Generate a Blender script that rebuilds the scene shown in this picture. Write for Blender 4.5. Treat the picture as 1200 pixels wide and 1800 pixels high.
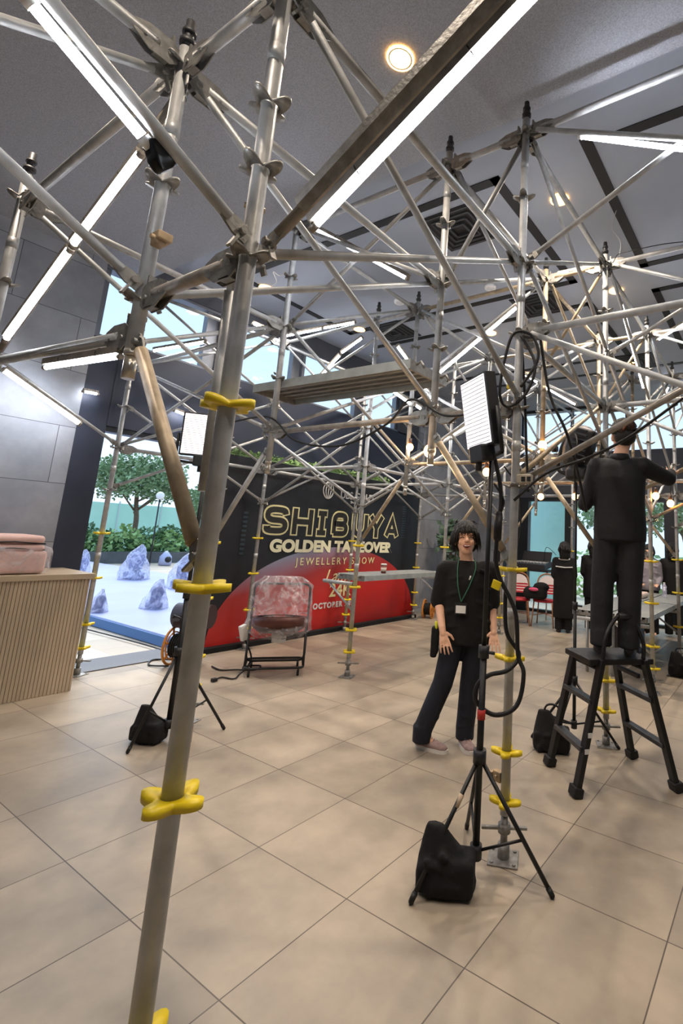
import bpy, bmesh, math, random
from mathutils import Vector, Matrix
random.seed(7)
PI = math.pi
SC = bpy.context.scene
for _o in list(bpy.data.objects): bpy.data.objects.remove(_o)

# ---------------------------------------------------------------- camera
cam = bpy.data.cameras.new('camera'); camo = bpy.data.objects.new('camera', cam)
SC.collection.objects.link(camo); SC.camera = camo
cam.sensor_fit = 'VERTICAL'; cam.sensor_height = 36; cam.sensor_width = 24
cam.lens = 882.346 / 1800 * 36
cam.shift_x = (600 - 801.958) / 1800; cam.shift_y = -(900 - 779.545) / 1800
cam.clip_start = 0.02; cam.clip_end = 200
yaw, pitch, roll = -0.571801014, 0.183514512, 0.0536159357
f_ = Vector((math.sin(yaw)*math.cos(pitch), math.cos(yaw)*math.cos(pitch), math.sin(pitch)))
r_ = Vector((math.cos(yaw), -math.sin(yaw), 0)); u_ = r_.cross(f_)
r2 = math.cos(roll)*r_ + math.sin(roll)*u_; u2 = -math.sin(roll)*r_ + math.cos(roll)*u_
M_ = Matrix((r2, u2, -f_)).transposed().to_4x4(); M_.translation = (0, 0, 1.57)
camo.matrix_world = M_

# ---------------------------------------------------------------- world, exposure, lights
SC.view_settings.view_transform = 'Standard'; SC.view_settings.look = 'None'
SC.view_settings.exposure = 1.12; SC.view_settings.gamma = 1
W = bpy.data.worlds.new('sky'); SC.world = W; W.use_nodes = True
_n = W.node_tree.nodes; _l = W.node_tree.links
_bg = _n['Background']; _bg.inputs['Strength'].default_value = 1.0
_tc = _n.new('ShaderNodeTexCoord'); _sx = _n.new('ShaderNodeSeparateXYZ'); _cr = _n.new('ShaderNodeValToRGB')
_l.new(_tc.outputs['Generated'], _sx.inputs[0]); _l.new(_sx.outputs['Z'], _cr.inputs[0]); _l.new(_cr.outputs[0], _bg.inputs['Color'])
_cr.color_ramp.elements[0].position = 0.0; _cr.color_ramp.elements[0].color = (0.50, 0.62, 0.78, 1)
_cr.color_ramp.elements[1].position = 0.5; _cr.color_ramp.elements[1].color = (0.37, 0.52, 0.72, 1)

_s = bpy.data.lights.new('overcast_sun', 'SUN'); _s.energy = 1.6; _s.angle = 0.6; _s.color = (1.0, 0.98, 0.94)
_so = bpy.data.objects.new('overcast_sun', _s); SC.collection.objects.link(_so); _so.rotation_euler = (math.radians(-14), math.radians(-34), 0)

def C(h):
    h = h.lstrip('#'); v = [int(h[i:i+2], 16)/255 for i in (0, 2, 4)]
    return tuple(x/12.92 if x <= 0.04045 else ((x+0.055)/1.055)**2.4 for x in v) + (1,)

CEIL_SPOTS = [(-1.81, 1.94, 4.45), (-1.55, 3.95, 4.7), (-1.55, 5.9, 4.7), (-5.6, 3.8, 4.7), (-5.4, 5.4, 4.7),
              (-2.0, 8.6, 4.7), (-3.9, 8.4, 4.7), (-0.6, 8.0, 4.7), (-1.2, 0.2, 4.45), (-3.4, 0.6, 4.45), (0.6, 0.6, 4.45),
              (0.6, 2.2, 4.45), (-3.6, 6.4, 4.7)]
for i, p in enumerate(CEIL_SPOTS):
    L = bpy.data.lights.new('downlight_beam', 'SPOT'); L.energy = 52 if i in (0, 8, 9, 10, 11) else 100; L.color = (1.0, 0.84, 0.68)
    L.spot_size = 2.3; L.spot_blend = 0.9; L.shadow_soft_size = 0.05
    o = bpy.data.objects.new('downlight_beam', L); SC.collection.objects.link(o); o.location = (p[0], p[1], p[2]-0.05)

# ---------------------------------------------------------------- helpers
MW = {}
class B:
    def __init__(s): s.bm = bmesh.new()
    def _add(s, vs, fs, sm=True):
        v = [s.bm.verts.new(p) for p in vs]
        for f in fs:
            try: q = s.bm.faces.new([v[i] for i in f]); q.smooth = sm
            except ValueError: pass
        return s
    def box(s, c, d, m=None, bev=0):
        c = Vector(c); h = Vector(d)/2; m = m or Matrix.Identity(3)
        if bev <= 0:
            vs = [c + m @ Vector((x*h.x, y*h.y, z*h.z)) for x in (-1, 1) for y in (-1, 1) for z in (-1, 1)]
            return s._add(vs, [(0,1,3,2),(4,6,7,5),(0,4,5,1),(2,3,7,6),(0,2,6,4),(1,5,7,3)], False)
        t = bmesh.new(); bmesh.ops.create_cube(t, size=1)
        for v in t.verts: v.co = Vector((v.co.x*d[0], v.co.y*d[1], v.co.z*d[2]))
        bmesh.ops.bevel(t, geom=list(t.edges), offset=bev, segments=2, affect='EDGES', profile=0.5)
        t.verts.ensure_lookup_table()
        vs = [c + m @ v.co for v in t.verts]; fs = [[v.index for v in f.verts] for f in t.faces]
        t.free(); return s._add(vs, fs, False)
    def cyl(s, p0, p1, r0, r1=None, n=12, caps=True):
        p0, p1 = Vector(p0), Vector(p1); r1 = r0 if r1 is None else r1
        d = (p1-p0); 
        if d.length < 1e-6: return s
        d.normalize(); a = d.orthogonal().normalized(); b = d.cross(a)
        vs = [p + (a*math.cos(2*PI*i/n) + b*math.sin(2*PI*i/n))*r for p, r in ((p0, r0), (p1, r1)) for i in range(n)]
        s._add(vs, [(i, (i+1) % n, n+(i+1) % n, n+i) for i in range(n)])
        if caps:
            k = len(s.bm.verts); s.bm.verts.ensure_lookup_table()
            v = s.bm.verts
            for q in (list(reversed(range(n))), list(range(n, 2*n))):
                f = s.bm.faces.new([v[k-2*n+i] for i in q]); f.smooth = False
        return s
    def ell(s, c, r, m=None, nu=14, nv=9):
        c = Vector(c); r = Vector(r) if hasattr(r, '__len__') else Vector((r, r, r)); m = m or Matrix.Identity(3)
        vs = [c + m @ Vector((0, 0, r.z))]
        for j in range(1, nv):
            t = PI*j/nv
            for i in range(nu):
                a = 2*PI*i/nu
                vs.append(c + m @ Vector((r.x*math.sin(t)*math.cos(a), r.y*math.sin(t)*math.sin(a), r.z*math.cos(t))))
        vs.append(c + m @ Vector((0, 0, -r.z)))
        fs = [(0, 1+i, 1+(i+1) % nu) for i in range(nu)]
        for j in range(nv-2):
            for i in range(nu):
                a = 1+j*nu+i; b_ = 1+j*nu+(i+1) % nu
                fs.append((a, a+nu, b_+nu, b_))
        k = 1+(nv-2)*nu
        fs += [(k+i, len(vs)-1, k+(i+1) % nu) for i in range(nu)]
        return s._add(vs, fs)
    def cap(s, p0, p1, r0, r1=None, n=14):
        r1 = r0 if r1 is None else r1
        s.cyl(p0, p1, r0, r1, n); s.ell(p0, r0, None, n, 8); s.ell(p1, r1, None, n, 8); return s
    def tube(s, pts, r, n=8, closed=False):
        pts = [Vector(p) for p in pts]; N = len(pts); rs = r if hasattr(r, '__len__') else [r]*N
        vs = []; a = None
        for i, p in enumerate(pts):
            if closed: d = pts[(i+1) % N]-pts[i-1]
            else: d = pts[min(i+1, N-1)]-pts[max(i-1, 0)]
            d = d.normalized() if d.length > 1e-9 else Vector((0, 0, 1))
            if a is None: a = d.orthogonal().normalized()
            else:
                a = a - d*a.dot(d); a = a.normalized() if a.length > 1e-6 else d.orthogonal().normalized()
            b = d.cross(a)
            vs += [p + (a*math.cos(2*PI*k/n)+b*math.sin(2*PI*k/n))*rs[i] for k in range(n)]
        fs = []
        for i in range(N if closed else N-1):
            j = (i+1) % N
            fs += [(i*n+k, i*n+(k+1) % n, j*n+(k+1) % n, j*n+k) for k in range(n)]
        if not closed: fs += [tuple(reversed(range(n))), tuple((N-1)*n+k for k in range(n))]
        return s._add(vs, fs)
    def loft(s, rings, n=20):
        # rings: (center, ax(Vector), ay(Vector)) half axis vectors
        vs = []
        for c, ax, ay in rings:
            c = Vector(c); ax = Vector(ax); ay = Vector(ay)
            vs += [c + ax*math.cos(2*PI*k/n) + ay*math.sin(2*PI*k/n) for k in range(n)]
        N = len(rings); fs = []
        for i in range(N-1): fs += [(i*n+k, i*n+(k+1) % n, (i+1)*n+(k+1) % n, (i+1)*n+k) for k in range(n)]
        fs += [tuple(reversed(range(n))), tuple((N-1)*n+k for k in range(n))]
        return s._add(vs, fs)
    def prism(s, poly, t, m):
        # poly in local XY, extruded along local Z by t; m 4x4
        n = len(poly); vs = [m @ Vector((x, y, z)) for z in (-t/2, t/2) for x, y in poly]
        return s._add(vs, [tuple(reversed(range(n))), tuple(range(n, 2*n))] + [(i, (i+1) % n, n+(i+1) % n, n+i) for i in range(n)], False)
    def quad(s, *p): return s._add([Vector(q) for q in p], [tuple(range(len(p)))], False)

def cat(pts, k=6, closed=False):
    pts = [Vector(p) for p in pts]; N = len(pts); out = []
    for i in range(N if closed else N-1):
        g = (lambda j: pts[j % N]) if closed else (lambda j: pts[max(0, min(N-1, j))])
        p0, p1, p2, p3 = g(i-1), g(i), g(i+1), g(i+2)
        for t in range(k):
            t /= k
            out.append(0.5*((2*p1)+(p2-p0)*t+(2*p0-5*p1+4*p2-p3)*t*t+(3*p1-p0-3*p2+p3)*t**3))
    if not closed: out.append(pts[-1])
    return out

def mesh_of(name, b, fix=True):
    me = bpy.data.meshes.new(name)
    if fix: bmesh.ops.recalc_face_normals(b.bm, faces=list(b.bm.faces))
    b.bm.to_mesh(me); b.bm.free(); return me
def link(o): SC.collection.objects.link(o); return o
def tag(o, label, cat_, group=None):
    o['label'] = label; o['category'] = cat_
    if group: o['group'] = group
    return o
def thing(name, loc, label, cat_, group=None, M=None):
    o = link(bpy.data.objects.new(name, None)); o.empty_display_size = 0.05
    mm = M.copy() if M else Matrix.Translation(Vector(loc)); o.matrix_world = mm; MW[o.name] = mm
    return tag(o, label, cat_, group)
def part(name, b, mat, parent, label=None, fix=True):
    me = mesh_of(name, b, fix); o = link(bpy.data.objects.new(name, me)); me.materials.append(mat)
    p = parent; M = MW.get(p.name, Matrix.Identity(4)); me.transform(M.inverted()); o.parent = p; MW[o.name] = M
    if label: o['label'] = label
    return o
def obj(name, b, mat, label, cat_, group=None):
    me = mesh_of(name, b); me.materials.append(mat)
    c = sum((v.co for v in me.vertices), Vector())/max(1, len(me.vertices))
    c.z = min(v.co.z for v in me.vertices)
    me.transform(Matrix.Translation(-c)); o = link(bpy.data.objects.new(name, me)); o.location = c
    MW[o.name] = Matrix.Translation(c)
    return tag(o, label, cat_, group)
def struct(name, b, mat, parent=None):
    me = mesh_of(name, b); me.materials.append(mat); o = link(bpy.data.objects.new(name, me))
    if parent: o.parent = parent
    else: o['kind'] = 'structure'
    MW[o.name] = Matrix.Identity(4)
    return o
def share(name, me, parent, loc, rot=None, label=None):
    o = link(bpy.data.objects.new(name, me)); o.parent = parent; o.location = loc
    if rot: o.rotation_euler = rot
    if label: o['label'] = label
    MW[o.name] = Matrix.Identity(4)
    return o
def remesh(b, vox, smooth=2, it=1):
    me = bpy.data.meshes.new('t'); b.bm.to_mesh(me); b.bm.free()
    o = link(bpy.data.objects.new('t', me))
    m = o.modifiers.new('r', 'REMESH'); m.mode = 'VOXEL'; m.voxel_size = vox; m.use_smooth_shade = True
    if smooth: s = o.modifiers.new('s', 'SMOOTH'); s.iterations = smooth; s.factor = 0.5
    dg = bpy.context.evaluated_depsgraph_get(); dg.update()
    me2 = bpy.data.meshes.new_from_object(o.evaluated_get(dg))
    bpy.data.objects.remove(o); bpy.data.meshes.remove(me)
    r = B(); r.bm.from_mesh(me2); bpy.data.meshes.remove(me2)
    for f in r.bm.faces: f.smooth = True
    return r

# ---------------------------------------------------------------- materials
def mat(name, col, rough=0.6, metal=0.0, noise=0, nscale=8, bump=0, bscale=60, emit=None, es=0, spec=0.5, alpha=1, stretch=None):
    m = bpy.data.materials.new(name); m.use_nodes = True; n = m.node_tree.nodes; l = m.node_tree.links
    p = n['Principled BSDF']; c = C(col) if isinstance(col, str) else col
    p.inputs['Base Color'].default_value = c; p.inputs['Roughness'].default_value = rough
    p.inputs['Metallic'].default_value = metal; p.inputs['Specular IOR Level'].default_value = spec
    if alpha < 1: p.inputs['Alpha'].default_value = alpha
    tc = n.new('ShaderNodeTexCoord')
    src = tc.outputs['Object']
    if stretch:
        mp = n.new('ShaderNodeMapping'); mp.inputs['Scale'].default_value = stretch; l.new(src, mp.inputs[0]); src = mp.outputs[0]
    if noise:
        t = n.new('ShaderNodeTexNoise'); t.inputs['Scale'].default_value = nscale; t.inputs['Detail'].default_value = 4
        l.new(src, t.inputs['Vector'])
        r = n.new('ShaderNodeValToRGB'); l.new(t.outputs['Fac'], r.inputs[0])
        r.color_ramp.elements[0].position = 0.3; r.color_ramp.elements[1].position = 0.7
        r.color_ramp.elements[0].color = tuple(x*(1-noise) for x in c[:3])+(1,)
        r.color_ramp.elements[1].color = tuple(min(1, x*(1+noise)) for x in c[:3])+(1,)
        l.new(r.outputs[0], p.inputs['Base Color'])
    if bump:
        t = n.new('ShaderNodeTexNoise'); t.inputs['Scale'].default_value = bscale; l.new(src, t.inputs['Vector'])
        bn = n.new('ShaderNodeBump'); bn.inputs['Strength'].default_value = bump; bn.inputs['Distance'].default_value = 0.01
        l.new(t.outputs['Fac'], bn.inputs['Height']); l.new(bn.outputs[0], p.inputs['Normal'])
    if emit:
        p.inputs['Emission Color'].default_value = C(emit); p.inputs['Emission Strength'].default_value = es
    return m
STEEL = mat('galvanised_steel', '#b4b6b6', 0.45, 0.28, 0.18, 14, 0.08, 90)
STEELB = mat('worn_steel', '#9b948a', 0.5, 0.5, 0.25, 20, 0.15, 60)
STEELW = mat('tan_stained_steel', '#a8987f', 0.5, 0.3, 0.25, 16, 0.1, 60)
BRK = mat('bracket_steel', '#8f8e8a', 0.5, 0.6, 0.25, 30, 0.2, 80)
DECK = mat('deck_steel', '#a9aeaa', 0.5, 0.4, 0.15, 10, 0.1, 60)
YEL = mat('yellow_rubber', '#e8cc1c', 0.4, 0, 0.08, 20)
BLK = mat('black_metal', '#0e0f10', 0.5, 0.0, 0.2, 20)
BLKP = mat('black_plastic', '#1c1d20', 0.5)
RUB = mat('black_rubber', '#0f0f10', 0.6)
CLOTHB = mat('black_cloth', '#0b0c0d', 0.9, 0, 0.25, 12, 0.3, 40)
NAVY = mat('navy_wall', '#2a3142', 0.6, 0, 0.06, 4)
WHITEP = mat('white_plastic', '#e6e6e4', 0.4)
SKIN = mat('skin', '#e9b99b', 0.5, 0, 0.06, 12, 0.05, 80)
HAIR = mat('dark_hair', '#0f0d0b', 0.65, 0, 0.4, 60)
LAMPG = mat('lamp_glow', '#ffffff', 0.4, emit='#f2f6ff', es=32)
BULB = mat('warm_bulb_glow', '#ffd9a0', 0.4, emit='#ffae5c', es=9)
DLG = mat('downlight_glow', '#ffd9a0', 0.4, emit='#ffb866', es=5)
PANELG = mat('panel_glow', '#ffffff', 0.4, emit='#fff6fb', es=0.62)
RED = mat('red_tape', '#b32a22', 0.5)
LAMPOFF = mat('white_diffuser', '#cfd0d0', 0.4)

def glass(name, tint=(0.95, 0.98, 1, 1), gl=0.06):
    m = bpy.data.materials.new(name); m.use_nodes = True; n = m.node_tree.nodes; l = m.node_tree.links
    n.remove(n['Principled BSDF']); t = n.new('ShaderNodeBsdfTransparent'); t.inputs[0].default_value = tint
    g = n.new('ShaderNodeBsdfGlossy'); g.inputs['Roughness'].default_value = 0.05; x = n.new('ShaderNodeMixShader'); x.inputs[0].default_value = gl
    l.new(t.outputs[0], x.inputs[1]); l.new(g.outputs[0], x.inputs[2]); l.new(x.outputs[0], n['Material Output'].inputs[0]); return m
GLASS = glass('window_glass')
def film(name, col, dens):
    m = bpy.data.materials.new(name); m.use_nodes = True; n = m.node_tree.nodes; l = m.node_tree.links
    p = n['Principled BSDF']; p.inputs['Base Color'].default_value = C(col); p.inputs['Roughness'].default_value = 0.2
    t = n.new('ShaderNodeBsdfTransparent'); x = n.new('ShaderNodeMixShader')
    tc = n.new('ShaderNodeTexCoord'); ns = n.new('ShaderNodeTexNoise'); ns.inputs['Scale'].default_value = 5; ns.inputs['Detail'].default_value = 2; ns.inputs['Distortion'].default_value = 2.5
    l.new(tc.outputs['Object'], ns.inputs['Vector']); r = n.new('ShaderNodeValToRGB'); l.new(ns.outputs['Fac'], r.inputs[0])
    r.color_ramp.elements[0].position = 0.42; r.color_ramp.elements[1].position = 0.72
    r.color_ramp.elements[0].color = (dens*0.35,)*3+(1,); r.color_ramp.elements[1].color = (min(1, dens*1.6),)*3+(1,)
    b = n.new('ShaderNodeBump'); b.inputs['Strength'].default_value = 0.35; l.new(ns.outputs['Fac'], b.inputs['Height']); l.new(b.outputs[0], p.inputs['Normal'])
    l.new(r.outputs[0], x.inputs[0]); l.new(t.outputs[0], x.inputs[1]); l.new(p.outputs[0], x.inputs[2]); l.new(x.outputs[0], n['Material Output'].inputs[0]); return m
FILM = film('clear_plastic_wrap', '#eae6ea', 0.27)
FILMB = film('milky_plastic_bag', '#e2e4fb', 0.85)

def grid_mat(name, c1, c2, grout, sx, sy, ox, oy, w, rough, axes='XY', stagger=False, tilevar=0.06, nsc=1.3, bump=0.0):
    m = bpy.data.materials.new(name); m.use_nodes = True; n = m.node_tree.nodes; l = m.node_tree.links; p = n['Principled BSDF']
    tc = n.new('ShaderNodeTexCoord'); sp = n.new('ShaderNodeSeparateXYZ'); l.new(tc.outputs['Object'], sp.inputs[0])
    def mt(op, a, b=None, c=None):
        q = n.new('ShaderNodeMath'); q.operation = op
        for i, v in enumerate((a, b, c)):
            if v is None: continue
            if isinstance(v, (int, float)): q.inputs[i].default_value = v
            else: l.new(v, q.inputs[i])
        return q.outputs[0]
    X = mt('DIVIDE', mt('SUBTRACT', sp.outputs[axes[0]], ox), sx); Y = mt('DIVIDE', mt('SUBTRACT', sp.outputs[axes[1]], oy), sy)
    iy = mt('FLOOR', Y)
    if stagger: X = mt('ADD', X, mt('MULTIPLY', mt('MODULO', iy, 2.0), 0.5))
    ix = mt('FLOOR', X); fx = mt('FRACT', X); fy = mt('FRACT', Y)
    dx = mt('MULTIPLY', mt('MINIMUM', fx, mt('SUBTRACT', 1.0, fx)), sx); dy = mt('MULTIPLY', mt('MINIMUM', fy, mt('SUBTRACT', 1.0, fy)), sy)
    g = mt('LESS_THAN', mt('MINIMUM', dx, dy), w)
    cb = n.new('ShaderNodeCombineXYZ'); l.new(ix, cb.inputs[0]); l.new(iy, cb.inputs[1])
    wn = n.new('ShaderNodeTexWhiteNoise'); l.new(cb.outputs[0], wn.inputs['Vector'])
    ns = n.new('ShaderNodeTexNoise'); ns.inputs['Scale'].default_value = nsc; ns.inputs['Detail'].default_value = 6; ns.inputs['Roughness'].default_value = 0.6
    ad = n.new('ShaderNodeVectorMath'); ad.operation = 'ADD'; l.new(tc.outputs['Object'], ad.inputs[0]); l.new(wn.outputs['Color'], ad.inputs[1]); l.new(ad.outputs[0], ns.inputs['Vector'])
    v = mt('ADD', ns.outputs['Fac'], mt('MULTIPLY', mt('SUBTRACT', wn.outputs['Value'], 0.5), tilevar*4))
    r = n.new('ShaderNodeValToRGB'); l.new(v, r.inputs[0]); r.color_ramp.elements[0].position = 0.32; r.color_ramp.elements[1].position = 0.7
    r.color_ramp.elements[0].color = C(c1); r.color_ramp.elements[1].color = C(c2)
    mx = n.new('ShaderNodeMixRGB'); l.new(g, mx.inputs[0]); l.new(r.outputs[0], mx.inputs[1]); mx.inputs[2].default_value = C(grout)
    l.new(mx.outputs[0], p.inputs['Base Color']); p.inputs['Roughness'].default_value = rough
    l.new(mt('ADD', mt('MULTIPLY', ns.outputs['Fac'], 0.25), rough-0.1), p.inputs['Roughness'])
    if bump:
        b = n.new('ShaderNodeBump'); b.inputs['Strength'].default_value = bump; b.inputs['Distance'].default_value = 0.004
        l.new(mt('SUBTRACT', mt('MULTIPLY', ns.outputs['Fac'], 0.3), g), b.inputs['Height']); l.new(b.outputs[0], p.inputs['Normal'])
    return m
FLOORM = grid_mat('floor_tile', '#8c8172', '#b4a692', '#51463c', 0.6, 0.6, -1.07, 1.31, 0.0026, 0.38, tilevar=0.025, nsc=1.7, bump=0.3)
STONEX = grid_mat('grey_stone_panels', '#8b8f96', '#a3a6ad', '#4c4d52', 1.2, 0.6, 0.3, 0.1, 0.003, 0.6, 'YZ', True, 0.05, 3, 0.2)
STONEY = grid_mat('grey_stone_panels_back', '#8b8f96', '#a3a6ad', '#4c4d52', 1.2, 0.6, 0.3, 0.1, 0.003, 0.6, 'XZ', True, 0.05, 3, 0.2)
PAVE = grid_mat('terrace_paving', '#b9ab98', '#d0c4b2', '#a39786', 0.6, 0.6, 0.1, 0.2, 0.003, 0.5)
CEILM = mat('grey_ceiling_paint', '#9da5b3', 0.8, 0, 0.05, 2, 0.25, 160)
CEILS = mat('speckled_acoustic_ceiling', '#a5a9b2', 0.85, 0, 0.22, 150, 0.3, 200)
SLOT = mat('black_ceiling_slot', '#1a1a1c', 0.7)
GREYB = mat('dark_grey_fascia', '#4c4e55', 0.7, 0, 0.06, 3)
FRAME = mat('black_window_frame', '#1b1d22', 0.4)

# ================================================================= SETTING
struct('floor', B().quad((-6.35, -4, 0), (6, -4, 0), (6, 11.2, 0), (-6.35, 11.2, 0)), FLOORM)
struct('trim_1', B().box((-6.33, 3.1, 0.004), (0.5, 1.7, 0.012)), mat('door_track_metal', '#5c5c60', 0.5, 0.3, 0.1, 20, stretch=(1, 8, 1)))
struct('ceiling', B().box((-0.2, 7.0, 4.76), (12.4, 8.6, 0.12)), CEILM)
struct('trim_2', B().box((-0.2, -0.65, 4.6), (12.4, 6.7, 0.3)), CEILS)
sl = B()
for a, b in (((-5.6, 3.45), (-1.95, 3.45)), ((-1.95, 3.45), (-1.95, 5.45)), ((-1.12, 3.4), (-1.12, 5.45)), ((-1.12, 5.45), (1.6, 5.45)), ((-0.9, 3.45), (1.6, 3.45)),
             ((-5.65, 3.45), (-5.65, 5.45)), ((-5.65, 5.45), (-1.95, 5.45)), ((-5.65, 6.1), (-1.95, 6.1)), ((-1.95, 6.1), (-1.95, 8.2)), ((-5.65, 8.2), (-1.95, 8.2)), ((-1.12, 6.1), (-1.12, 8.2)), ((-1.12, 6.1), (1.6, 6.1)),
             ((-5.65, 8.9), (1.6, 8.9))):
    sl.box(((a[0]+b[0])/2, (a[1]+b[1])/2, 4.697), (abs(a[0]-b[0])+0.09, abs(a[1]-b[1])+0.09, 0.012))
struct('trim_3', sl, SLOT)
# left wall x=-6.3: stone part, navy column, opening with lintel, clerestory
wl = B(); wl.box((-6.45, -0.9, 2.35), (0.3, 6.3, 4.7)); struct('wall_left', wl, STONEX)
wn = B(); wn.box((-6.42, 2.39, 1.78), (0.24, 0.28, 3.56)); wn.box((-6.42, 5.4, 3.08), (0.24, 5.75, 0.98)); struct('wall_left_2', wn, NAVY).name = 'wall_left_lintel'
w3 = B(); w3.box((-6.45, 9.65, 2.35), (0.3, 2.7, 4.7)); struct('wall_left_rear', w3, STONEX)
w4 = B(); w4.box((-6.42, 5.3, 4.56), (0.24, 6.1, 0.27)); w4.box((-6.42, 8.0, 4.0), (0.24, 0.7, 0.9)); struct('trim_4', w4, GREYB)
wf = B()
for y in (2.3, 3.55, 3.75, 5.0, 5.2, 6.45, 6.65, 7.6): wf.box((-6.42, y, 4.0), (0.1, 0.05, 0.86))
for y in (3.65, 5.1, 6.55): wf.box((-6.46, y, 4.0), (0.06, 0.16, 0.86))
wf.box((-6.42, 4.95, 3.585), (0.16, 5.4, 0.04)); wf.box((-6.42, 4.95, 4.415), (0.16, 5.4, 0.04))
w_ = struct('window_1', wf, mat('grey_window_frame', '#767b84', 0.4, 0.3))
struct('pane', B().box((-6.45, 4.95, 4.0), (0.008, 5.35, 0.84)), GLASS, w_)
# folded glass door frames at the opening
df = B(); df.box((-6.4, 8.28, 1.3), (0.1, 0.06, 2.6)); df.box((-6.4, 3.98, 1.3), (0.1, 0.05, 2.6)); df.box((-6.4, 5.4, 2.56), (0.14, 5.75, 0.06)); d_ = struct('door_1', df, FRAME)
struct('pane', B().box((-6.4, 8.0, 1.3), (0.01, 0.5, 2.5)), GLASS, d_)
# back wall y=11
bw = B(); bw.box((-5.9, 11.12, 2.35), (1.25, 0.24, 4.7)); struct('wall_back', bw, STONEY)
bb = B(); bb.box((0.4, 11.12, 3.09), (11.3, 0.24, 1.04)); struct('wall_back_fascia', bb, GREYB)
fr = B()
for x0, x1 in ((-5.27, -4.97), (-4.07, -3.86), (-1.96, -1.75), (0.2, 0.4), (2.4, 2.6)): fr.box(((x0+x1)/2, 11.1, 1.28), (x1-x0, 0.16, 2.56))
for x in (-2.9, -0.75, 1.4): fr.box((x, 11.1, 1.28), (0.05, 0.08, 2.56))
fr.box((0.4, 11.1, 2.53), (11.3, 0.14, 0.07)); fr.box((0.4, 11.1, 0.03), (11.3, 0.14, 0.06))
w2 = struct('window_2', fr, FRAME)
struct('pane', B().box((0.4, 11.12, 1.28), (11.3, 0.01, 2.5)), GLASS, w2)
fr = B()
for i in range(9): fr.box((-5.2+i*1.25, 11.12, 4.15), (0.05, 0.1, 1.1))
fr.box((0.4, 11.12, 4.66), (11.3, 0.2, 0.06)); w3_ = struct('window_3', fr, FRAME)
struct('pane', B().box((0.4, 11.14, 4.15), (11.3, 0.01, 1.1)), GLASS, w3_)
vt = B()
for i in range(9): vt.box((-4.2, 10.985, 2.9+i*0.055), (0.9, 0.02, 0.02))
vt.box((-4.2, 10.99, 3.12), (0.94, 0.012, 0.56))
obj('air_grille', vt, mat('grille_grey', '#7b7d82', 0.5), 'grey louvred air grille on the dark fascia above the back windows', 'vent')

struct('wall_right', B().box((6.1, 3.5, 2.35), (0.2, 15.4, 4.7)), STONEX)  # unseen side wall, put back to cut cool sky light from the right
struct('wall_front', B().box((-0.2, -4.1, 2.35), (12.6, 0.2, 4.7)), STONEY)  # unseen wall behind the camera, added to keep sky light off the near post
# ceiling fixtures
for i, p in enumerate(CEIL_SPOTS):
    near = ['big bright warm downlight in the speckled ceiling near the camera', 'warm downlight in the ceiling right of the tallest centre post', 'warm downlight behind the lamp-lit post heads', 'small warm spotlight pair seen behind the nearest tall post',
            'warm oval downlight above the high steel plank'][i] if i < 5 else {5: 'warm ceiling downlight far back above the sky window, right side', 6: 'warm ceiling downlight far back behind the middle posts', 7: 'warm ceiling downlight far back by the right edge', 12: 'warm ceiling downlight behind the post on the right of the high plank'}.get(i, 'warm ceiling downlight')
    if i in (8, 9, 10, 11): continue
    t = thing('downlight', p, near, 'ceiling light')
    part('glow_disc', B().cyl((p[0], p[1], p[2]-0.012), (p[0], p[1], p[2]-0.002), 0.085, n=20), DLG, t)
    part('rim', B().tube([(p[0]+0.07*math.cos(a*PI/10), p[1]+0.07*math.sin(a*PI/10), p[2]-0.006) for a in range(20)], 0.008, closed=True), WHITEP, t)
for i, (x, y) in enumerate(((-3.71, 3.88), (-2.9, 5.1), (-4.2, 4.9))):
    t = thing('smoke_detector', (x, y, 4.7), ['white disc detector on the ceiling above the horizontal tube', 'white disc on the ceiling right of the upright tube', 'pale disc on the ceiling above the high plank'][i], 'detector')
    part('body', B().cyl((x, y, 4.66), (x, y, 4.7), 0.07, 0.08, 24), WHITEP, t); part('cap', B().ell((x, y, 4.66), (0.045, 0.045, 0.02)), LAMPOFF, t)
for i, (x, y) in enumerate(((-2.6, 3.9), (-4.95, 5.7), (-2.55, 5.85), (-1.9, 8.5))):
    t = thing('ceiling_vent', (x, y, 4.7), ['square dark diffuser vent in the ceiling, largest and nearest', 'square dark vent in the ceiling above the high plank', 'square dark vent behind the stained orange post head', 'square dark vent far back near the sky windows'][i], 'vent')
    b = B()
    for k in range(4):
        s = 0.28-k*0.065; z = 4.69-k*0.006
        for sx, sy, wx, wy in ((1, 0, 0.02, 2*s), (-1, 0, 0.02, 2*s), (0, 1, 2*s, 0.02), (0, -1, 2*s, 0.02)): b.box((x+sx*s, y+sy*s, z), (wx, wy, 0.02))
    part('louvre', b, mat('vent_dark', '#3a3b3e', 0.6), t); part('backing', B().box((x, y, 4.694), (0.62, 0.62, 0.01)), SLOT, t)

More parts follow.
